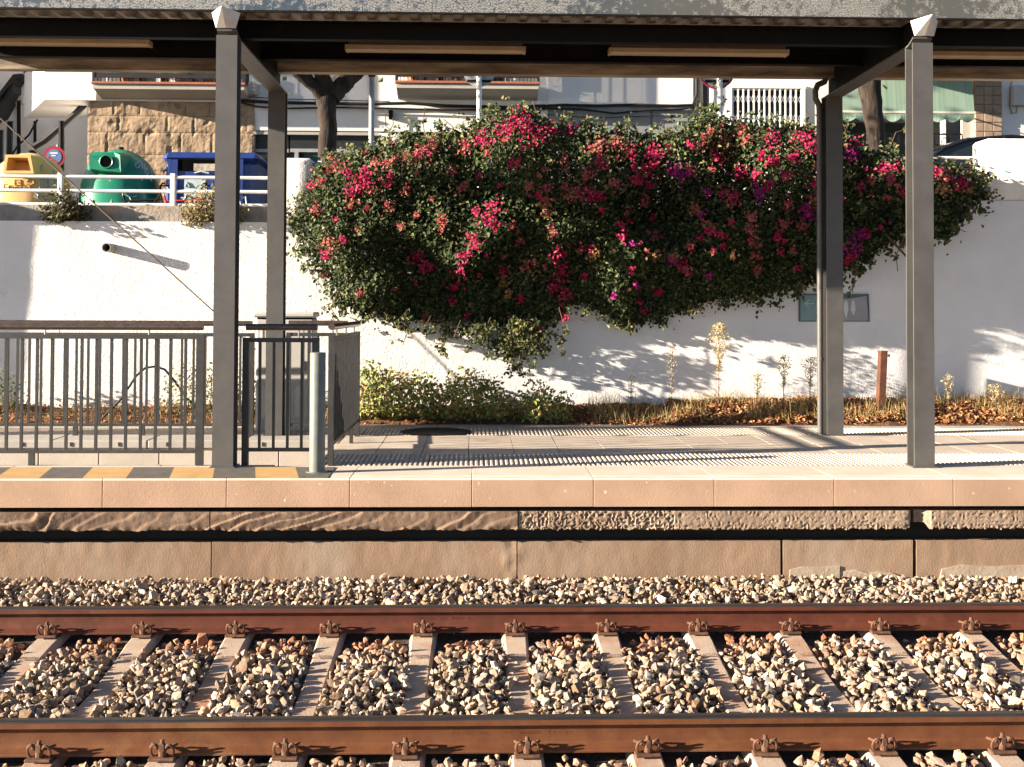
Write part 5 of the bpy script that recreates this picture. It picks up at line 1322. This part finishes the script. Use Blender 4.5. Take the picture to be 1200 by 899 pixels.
FP = np.concatenate([c+rng.normal(size=(m, 2))*r_ for c, r_, m in FR_]); n = len(FP); t_ = np.clip(thick(FP)[0], .1, .5)
P = to_world(FP, YW-.06-t_*rng.uniform(.3, 1.1, n)); sel = rng.uniform(size=(n, 1))
V, Fc, T = leaf_cloud(P, np.c_[rng.normal(-.5, .55, n), rng.normal(-.8, .5, n), rng.normal(.4, .5, n)], rng.uniform(.036, .072, n), np.where(sel < .45, g1, np.where(sel < .85, g2, g3))*rng.uniform(.6, 1.45, (n, 1)))
link('fringe_foliage', np_mesh('fringe_foliage', V-bo_, Fc, 'leaves', T), bg_.location, bg_)
# blossoms: traced clumps plus random ones
CL = [(605,140,18,1),(617,150,16,1),(590,152,14,1),(565,162,14,1),(545,172,12,0),(630,157,14,1),(648,150,9,1),(668,152,10,1),(700,172,16,0),(735,178,14,0),(722,166,12,0),(770,178,15,1),(760,196,14,1),(500,175,14,0),(508,168,10,0),(480,184,12,0),(455,190,12,0),(425,213,15,1),(412,222,9,1),(392,194,14,0),(372,214,10,0),(364,217,6,1),(450,213,9,0),(430,202,8,1),(475,222,8,0),(603,190,10,1),(575,258,12,1),(578,240,10,1),(560,248,8,1),(555,285,12,1),(545,300,10,1),(540,318,10,1),(533,335,9,1),(530,352,7,1),(487,302,10,1),(497,314,8,1),(455,242,9,0),(540,220,9,0),(410,240,8,0),(385,285,12,0),(380,298,7,1),(370,245,8,0),(655,300,12,1),(660,318,11,1),(650,335,11,1),(663,345,9,1),(648,272,9,0),(620,310,10,0),(590,330,9,2),(595,345,7,2),(640,235,10,0),(672,225,14,0),(690,226,11,1),(703,230,8,1),(705,190,12,1),(660,190,10,0),(745,210,11,1),(790,200,11,3),(800,206,9,3),(808,200,8,1),(830,225,7,3),(855,232,14,0),(842,180,14,1),(865,200,10,1),(885,205,9,1),(890,225,11,3),(900,217,8,1),(860,230,9,1),(930,185,10,1),(950,170,12,1),(940,160,12,1),(905,162,14,1),(875,160,9,0),(850,165,11,0),(825,170,10,0),(835,155,9,0),(870,150,8,0),(880,255,8,0),(881,270,8,0),(885,285,8,0),(886,300,8,0),(887,318,6,0),(912,278,8,1),(920,262,11,0),(940,265,9,0),(930,293,6,0),(948,252,9,3),(945,245,7,3),(925,240,9,0),(800,310,9,1),(805,318,8,0),(790,300,8,2),(815,245,10,0),(830,265,9,0),(845,275,7,1),(847,288,5,1),(770,275,9,0),(770,298,8,2),(728,265,7,1),(730,278,6,1),(697,298,9,2),(770,343,7,1),(997,168,10,1),(1000,180,12,3),(1035,200,9,1),(1048,197,9,1),(1045,212,8,0),(1100,200,12,1),(1110,208,9,0),(1125,213,12,1),(1135,220,9,0),(1105,222,9,2),(1000,290,13,3),(998,302,9,1),(1008,275,9,3),(660,372,5,1),(630,385,5,1),(620,382,4,1),(600,372,6,2),(640,250,7,0),(720,215,9,0),(755,235,9,0),(685,205,9,0),(735,250,7,0),(810,290,6,0),(860,300,6,2),(905,190,10,1),(920,205,9,1),(960,195,9,1),(955,215,9,1),(955,235,8,0),(1070,205,9,0),(1020,210,8,0),(1060,225,7,1),(440,190,8,0),(530,200,8,0),(520,260,7,0),(470,265,6,0),(600,265,7,0),(620,220,9,0)]
BP = []; BT = []; BN = []; BS = []
kinds = {0: np.array([(.44, .075, .095), (.48, .15, .11), (.40, .05, .10), (.20, .15, .06)]), 1: np.array([(.50, .022, .10), (.42, .014, .10), (.55, .045, .12), (.32, .010, .075)]), 2: np.array([(.46, .27, .12), (.42, .19, .11), (.32, .2, .08)]), 3: np.array([(.36, .02, .22), (.28, .02, .22), (.46, .02, .18)])}
extra = sample(OUT, 120)
for e in extra: CL.append((e[0], e[1], rnd.uniform(2.5, 6), rnd.choice((0, 0, 1, 1)) if e[0] < 700 else rnd.choice((0, 1, 1, 3))))
for (x, y, r_, k) in CL:
    n = int(1.75*r_**1.35)+4
    q = np.array([[x, y]]) + rng.normal(size=(n, 2))*r_*np.array([.44, .42]); t_, _ = thick(q)
    yv = YW-.07 - t_*rng.uniform(.92, 1.12, n); BP.append(to_world(q, yv))
    pal = kinds[k]; BT.append(pal[rng.integers(0, len(pal), n)]*rng.uniform(.7, 1.25, (n, 1)))
    BN.append(np.c_[rng.normal(-.3, .6, n), rng.normal(-.8, .5, n), rng.normal(.3, .6, n)]); BS.append(rng.uniform(.028, .048, n))
V, Fc, T = leaf_cloud(np.concatenate(BP), np.concatenate(BN), np.concatenate(BS), np.concatenate(BT), fold=.5, aspect=.85)
link('blossoms', np_mesh('blossoms', V-bo_, Fc, 'bracts', T), bg_.location, bg_)
# dangling strands and upright shoots
b = MB(); SP = []; SN = []
def strand(pts, y0, n, spread):
    W = [at(x, y, y0) for x, y in pts]; b.tube(W, .005, 5)
    for j in range(max(2, n//9)):
        t = rnd.random()*(len(W)-1); k = int(t); q = W[k].lerp(W[min(k+1, len(W)-1)], t-k)
        e = q + Vector((rnd.gauss(0, spread*1.3), rnd.gauss(0, spread*.8), rnd.gauss(-.2*spread, spread))); b.tube([q, q.lerp(e, .5)+Vector((0, 0, .012)), e], .0025, 4)
        for i in range(9):
            c_ = q.lerp(e, rnd.random()**.7)
            SP.append((c_.x+rnd.gauss(0, .016), c_.y+rnd.gauss(0, .016), c_.z+rnd.gauss(0, .016))); SN.append((rnd.gauss(-.4, .5), rnd.gauss(-.8, .4), rnd.gauss(.3, .4)))
for pts, n, sp_ in (([(606, 372), (612, 400), (608, 425), (611, 440)], 190, .12), ([(596, 375), (600, 400), (592, 418)], 150, .12), ([(628, 372), (634, 390), (625, 408)], 120, .10), ([(575, 372), (568, 388), (556, 400)], 90, .10), ([(505, 370), (498, 384), (503, 392)], 50, .06), ([(450, 366), (462, 380), (470, 384)], 60, .07), ([(395, 345), (388, 362), (400, 380)], 60, .06), ([(380, 310), (366, 322), (378, 338)], 50, .06), ([(356, 270), (344, 290), (352, 300)], 40, .05), ([(352, 240), (340, 250), (338, 262)], 40, .05), ([(655, 360), (662, 385), (656, 410)], 60, .05), ([(540, 375), (532, 395), (518, 405), (525, 418)], 60, .07), ([(690, 360), (672, 372), (690, 378)], 20, .05), ([(737, 375), (736, 390)], 26, .03), ([(880, 345), (875, 360)], 14, .03), ([(1005, 305), (1002, 325), (998, 345)], 40, .04), ([(1060, 275), (1050, 300), (1052, 318)], 10, .02), ([(1115, 262), (1122, 268), (1132, 272)], 24, .04), ([(470, 372), (476, 392), (472, 405)], 34, .06), ([(440, 366), (425, 378), (410, 372)], 40, .05), ([(575, 390), (560, 396)], 40, .07), ([(640, 392), (622, 398)], 50, .08), ([(810, 352), (806, 366)], 20, .04), ([(930, 335), (945, 345)], 22, .04), ([(1128, 240), (1148, 246), (1160, 250)], 26, .05),
                    ([(608, 135), (606, 122), (603, 120)], 14, .03), ([(632, 145), (628, 130), (624, 118)], 16, .03), ([(668, 150), (664, 138), (660, 132)], 12, .03), ([(700, 155), (706, 146), (708, 137)], 14, .03), ([(498, 162), (496, 145), (498, 126)], 22, .03), ([(536, 158), (530, 148), (520, 140)], 12, .03), ([(735, 160), (734, 150), (733, 147)], 14, .02), ([(760, 160), (768, 150), (776, 143)], 22, .03), ([(572, 145), (566, 130), (562, 126)], 14, .03), ([(426, 178), (432, 168)], 10, .03), ([(820, 140), (812, 132), (822, 122)], 34, .05), ([(950, 155), (945, 140), (948, 132)], 16, .04), ([(992, 160), (990, 148), (985, 145)], 20, .05), ([(1040, 180), (1050, 155), (1062, 152), (1080, 155)], 40, .03)):
    strand(pts, YW-.42 if pts[0][1] > 200 else YW+.1, n, sp_)
b.build('stems', 'stem', bg_)['kind'] = 'stuff'
SP, SN = np.array(SP), np.array(SN); n = len(SP)
V, Fc, T = leaf_cloud(SP, SN, rng.uniform(.035, .06, n), np.where(rng.uniform(size=(n, 1)) < .5, np.array([[.05, .075, .025]]), np.array([[.15, .15, .05]]))*rng.uniform(.6, 1.4, (n, 1)))
link('trailing_leaves', np_mesh('trailing_leaves', V-bo_, Fc, 'leaves', T), bg_.location, bg_)
# woody stems at the wall top feeding the mass
for k in range(9):
    x = PX(420+k*75, YW, 240); b = MB(); b.tube([(x, YW+.5, STREET-.05), (x+rnd.uniform(-.2, .2), YW+.3, STREET+.35), (x+rnd.uniform(-.3, .3), YW-.2, STREET+.3), (x+rnd.uniform(-.4, .4), YW-.35, STREET-.5)], [.035, .03, .022, .01], 7); b.build('branch', 'stem', bg_)

def bush(name, poly, Y, depth, n, pal, size, label, cat='shrub', z_from=None, fold=.3, up_=.5):
    Q = sample(poly, n); d = edge_dist(Q, poly); t = np.clip(d/18, 0.05, 1)
    lp_ = [(rnd.choice(Q), rnd.uniform(5, 11), rnd.uniform(-.6, 1)) for _ in range(26)]; bul = sum(a*np.exp(-((Q-c)**2).sum(1)/(2*r_*r_)) for c, r_, a in lp_)
    up0_ = max(p[1] for p in poly); Q = Q + rng.normal(0, 1, Q.shape)*np.where(Q[:, 1:2] < up0_-12, 6.0, 1.5); t = np.clip(t+.5*bul, .05, 1.6)
    yv = Y - depth*t*rng.uniform(-.6, 1, n); P = to_world(Q, yv)
    cx_, base = np.mean([p[0] for p in poly]), max(p[1] for p in poly); g0 = at(cx_, base, Y)
    root = empty(name, g0, label, cat); o_ = np.array(g0)
    pal = np.array(pal); tn = pal[rng.integers(0, len(pal), n)]*rng.uniform(.6, 1.4, (n, 1))
    V, Fc, T = leaf_cloud(P, np.c_[rng.normal(-.55, .6, n), rng.normal(-.6, .5, n), rng.normal(up_, .5, n)], rng.uniform(*size, n), tn, fold)
    link('foliage', np_mesh('foliage', V-o_, Fc, 'leaves', T), g0, root)
    b = MB()
    for k in range(8):
        qx = rnd.choice(Q); w_ = at(qx[0], qx[1], Y); b.tube([(g0.x+(w_.x-g0.x)*.6, Y, g0.z-.05), ((g0.x+w_.x)/2+(w_.x-g0.x)*.3, Y, (g0.z+w_.z)/2), tuple(w_)], .006, 5)
    b.build('stems', 'stem', root)['kind'] = 'stuff'; return root
LG = [(.24, .30, .08), (.32, .37, .11), (.40, .38, .14), (.14, .19, .05), (.42, .24, .12)]
bush('low_shrub', [(415, 492), (416, 440), (425, 430), (445, 432), (470, 444), (490, 440), (510, 452), (515, 492)], 12.85, .3, 2300, LG, (.035, .07), 'leafy green shrub at the wall foot just right of the railings')
bush('low_shrub', [(508, 493), (512, 462), (528, 448), (548, 436), (560, 444), (580, 452), (596, 468), (600, 493)], 12.82, .3, 2200, [(.30, .35, .09), (.38, .37, .13), (.18, .24, .07), (.44, .26, .12)], (.03, .065), 'tallest lime green shrub at the wall foot below the hanging bougainvillea strand')
bush('low_shrub', [(592, 493), (600, 466), (618, 462), (632, 452), (648, 462), (666, 470), (668, 493)], 12.8, .25, 1300, LG, (.03, .055), 'low green shrub at the wall foot next to the bare earth')
bush('low_shrub', [(180, 494), (184, 470), (205, 440), (232, 430), (262, 436), (290, 428), (300, 450), (304, 494)], 12.95, .2, 1400, [(.15, .18, .06), (.2, .2, .08), (.3, .24, .12)], (.03, .05), 'sparse yellowish shrub behind the railings and the left front post')
bush('low_shrub', [(-30, 494), (-20, 440), (5, 436), (20, 452), (32, 470), (36, 494)], 12.95, .2, 700, [(.15, .18, .06), (.1, .14, .04)], (.03, .05), 'small green shrub behind the railings at the far left')
bush('wall_tuft', [(50, 262), (55, 243), (64, 230), (80, 226), (92, 236), (104, 250), (98, 260)], YW+.02, .15, 900, [(.10, .10, .045), (.14, .12, .06), (.06, .065, .03)], (.03, .07), 'grey green tuft growing on the wall top in front of the yellow igloo')
bush('wall_tuft', [(212, 264), (217, 245), (228, 229), (242, 224), (262, 226), (282, 244), (284, 262)], YW+.02, .16, 1100, [(.22, .19, .075), (.28, .23, .10), (.12, .11, .05)], (.03, .06), 'yellowish tuft on the wall top in front of the blue paper bank')
bush('dry_bush', [(1098, 236), (1100, 206), (1130, 200), (1158, 204), (1172, 226), (1174, 236)], YW+.05, .1, 900, [(.28, .2, .10), (.35, .27, .15), (.16, .12, .07)], (.03, .08), 'dry straw coloured bush on the wall below the right guard rail')

hut = empty('shading_hut', (-9.15, 12.95, -.05), 'unseen hut beyond the left edge, added to cast the shadow on the white wall', 'hut')  # made-up hut out of view, placed so its shadow falls on the wall
b = MB(); b.bbox(-10.6, -7.72, 12.66, 13.24, -.1, 2.85, .02); b.build('wall', 'render_cream', hut)
b = MB(); b.bbox(-10.68, -7.70, 12.60, 13.26, 2.853, 2.98, .02); b.build('roof', 'wall_kerb', hut)
b = MB(); b.bbox(-9.6, -8.8, 12.63, 12.659, .05, 2.05, .006); dr = b.build('door', 'box_grey', hut)
b = MB(); b.bbox(-8.92, -8.88, 12.60, 12.629, 1.0, 1.14, .005); b.build('handle', 'dark_steel', dr)
# grass and weeds
def blades(n, px0, px1, y0, y1, hmin, hmax, pal, name, label, bend=.5):
    x = rng.uniform(PX(px0, 12.9, 480), PX(px1, 12.9, 480), n); y = rng.uniform(y0, y1, n)
    dens = np.array([noise.noise((a*1.8, c*2, 5)) for a, c in zip(x, y)]); ok = dens > -.12; x, y = x[ok], y[ok]; n = len(x)
    z = np.array([sfn(a, c)[2] for a, c in zip(x, y)]); h = rng.uniform(hmin, hmax, n)*(1+.5*np.array([noise.noise((a*1.1, 0, 9)) for a in x]))
    a = rng.uniform(0, 6.28, n); dx = np.cos(a); dy = np.sin(a); w_ = rng.uniform(.0012, .0028, n); bd = rng.uniform(.2, 1.3, n)*h; h = h*np.where(rng.uniform(size=n) < .08, 1.7, 1)*rng.uniform(.6, 1.1, n)
    B0 = np.c_[x-w_*dy, y+w_*dx, z-.02]; B1 = np.c_[x+w_*dy, y-w_*dx, z-.02]
    M0 = np.c_[x+dx*bd*.3-w_*dy*.7, y+dy*bd*.3+w_*dx*.7, z+h*.6]; M1 = np.c_[x+dx*bd*.3+w_*dy*.7, y+dy*bd*.3-w_*dx*.7, z+h*.6]
    Tt = np.c_[x+dx*bd, y+dy*bd, z+h]
    V = np.stack([B0, B1, M1, M0, Tt], 1).reshape(-1, 3); i = np.arange(n)*5
    pal = np.array(pal); tn = np.repeat(pal[rng.integers(0, len(pal), n)]*rng.uniform(.6, 1.4, (n, 1)), 5, axis=0)
    tag(link(name, np_mesh(name, V, [np.stack([i, i+1, i+2, i+3], 1), np.stack([i+3, i+2, i+4], 1)], 'dryleaf', tn), (0, 0, 0)), label, 'grass', kind='stuff')
DRY = [(.46, .34, .16), (.42, .30, .12), (.38, .29, .12), (.52, .41, .23), (.36, .22, .10), (.26, .24, .09)]
blades(7000, 690, 1260, 12.66, 13.2, .05, .20, DRY, 'dry_grass', 'dry yellow grass along the foot of the wall on the right')
blades(1500, -40, 420, 12.62, 13.2, .04, .14, DRY, 'sparse_grass', 'sparse dry grass along the foot of the wall on the left')
n = 8200; x = rng.uniform(PX(-60, 12.9, 480), PX(1280, 12.9, 480), n); xr_ = rng.uniform(PX(650, 12.9, 480), PX(1240, 12.9, 480), n); x = np.where(rng.uniform(size=n) < .75, xr_, x)
y = rng.uniform(12.58, 13.22, n); z = np.array([sfn(a, c)[2] for a, c in zip(x, y)])+rng.uniform(0, .035, n)
pal = np.array([(.36, .15, .055), (.28, .11, .045), (.45, .24, .10), (.20, .09, .04), (.5, .33, .18)])
V, Fc, T = leaf_cloud(np.c_[x, y, z], np.c_[rng.normal(-.2, .5, n), rng.normal(-.4, .5, n), np.ones(n)], rng.uniform(.03, .065, n), pal[rng.integers(0, 5, n)]*rng.uniform(.6, 1.3, (n, 1)), .4)
tag(link('leaf_litter', np_mesh('leaf_litter', V, Fc, 'dryleaf', T), (0, 0, 0)), 'rusty brown fallen leaves covering the planting bed', 'leaves', kind='stuff')
def weed(px, py0, py1, wpx, n, pal, label, Y=12.9, plume=.55):
    A = at(px-1, py1, Y); C = at(px, py0, Y); g0 = Vector((A.x, Y, sfn(A.x, Y)[2])); root = empty('tall_weed', g0, label, 'weed')
    b = MB(); b.tube([g0-Vector((0, 0, .03)), A.lerp(C, .5), C], [.005, .004, .002], 5); H = C.z-g0.z
    SPp = []
    for i in range(n):
        t = 1-plume*rnd.random()**1.3; sw_ = wpx*Y/F*(.25+.9*math.sin(min(1, (1-t)/plume*1.25+.08)*math.pi))*.6
        a = rnd.uniform(0, 6.28); q = g0.lerp(C, t); SPp.append((q.x+math.cos(a)*sw_*rnd.random()**.6, q.y+math.sin(a)*sw_*rnd.random()**.6, q.z+rnd.gauss(0, .015)))
    for i in range(26):
        t = rnd.uniform(.1, 1-plume*.3); q = g0.lerp(C, t); a = rnd.uniform(0, 6.28); l = wpx*Y/F*.4; b.tube([q, (q.x+math.cos(a)*l, q.y+math.sin(a)*l, q.z+l*.9)], .0018, 4)
    b.build('stalk', 'stem', root)
    P = np.array(SPp); pal = np.array(pal); tn = pal[rng.integers(0, len(pal), n)]*rng.uniform(.7, 1.3, (n, 1)); o_ = np.array(g0)
    V, Fc, T = leaf_cloud(P, rng.normal(size=(n, 3)), rng.uniform(.012, .028, n), tn); link('plume', np_mesh('plume', V-o_, Fc, 'dryleaf', T), g0, root)['kind'] = 'stuff'
ST = [(.52, .42, .22), (.46, .36, .17), (.56, .48, .30)]; GS = [(.30, .30, .12), (.38, .34, .16)]
weed(843, 380, 482, 20, 900, ST, 'tallest straw coloured plume weed against the wall')
weed(919, 417, 485, 14, 330, GS, 'pale green feathery weed left of the right rear post, the left one of two')
weed(950, 420, 485, 18, 360, ST, 'straw coloured feathery weed right beside the right rear post')
weed(788, 405, 485, 10, 140, ST, 'thin pale weed left of the tallest plume weed', plume=.7)
weed(888, 438, 488, 12, 200, GS, 'short green weed between the tallest plume and the post', plume=.7)
weed(1112, 440, 492, 14, 200, ST, 'dry weed right of the right front post', plume=.7)
weed(1165, 452, 494, 18, 260, ST, 'dry weed near the right edge of the planting bed', plume=.7)
weed(740, 438, 480, 8, 90, [(.1, .1, .05), (.2, .2, .1)], 'slim dark weed beside the bare earth', plume=.6)
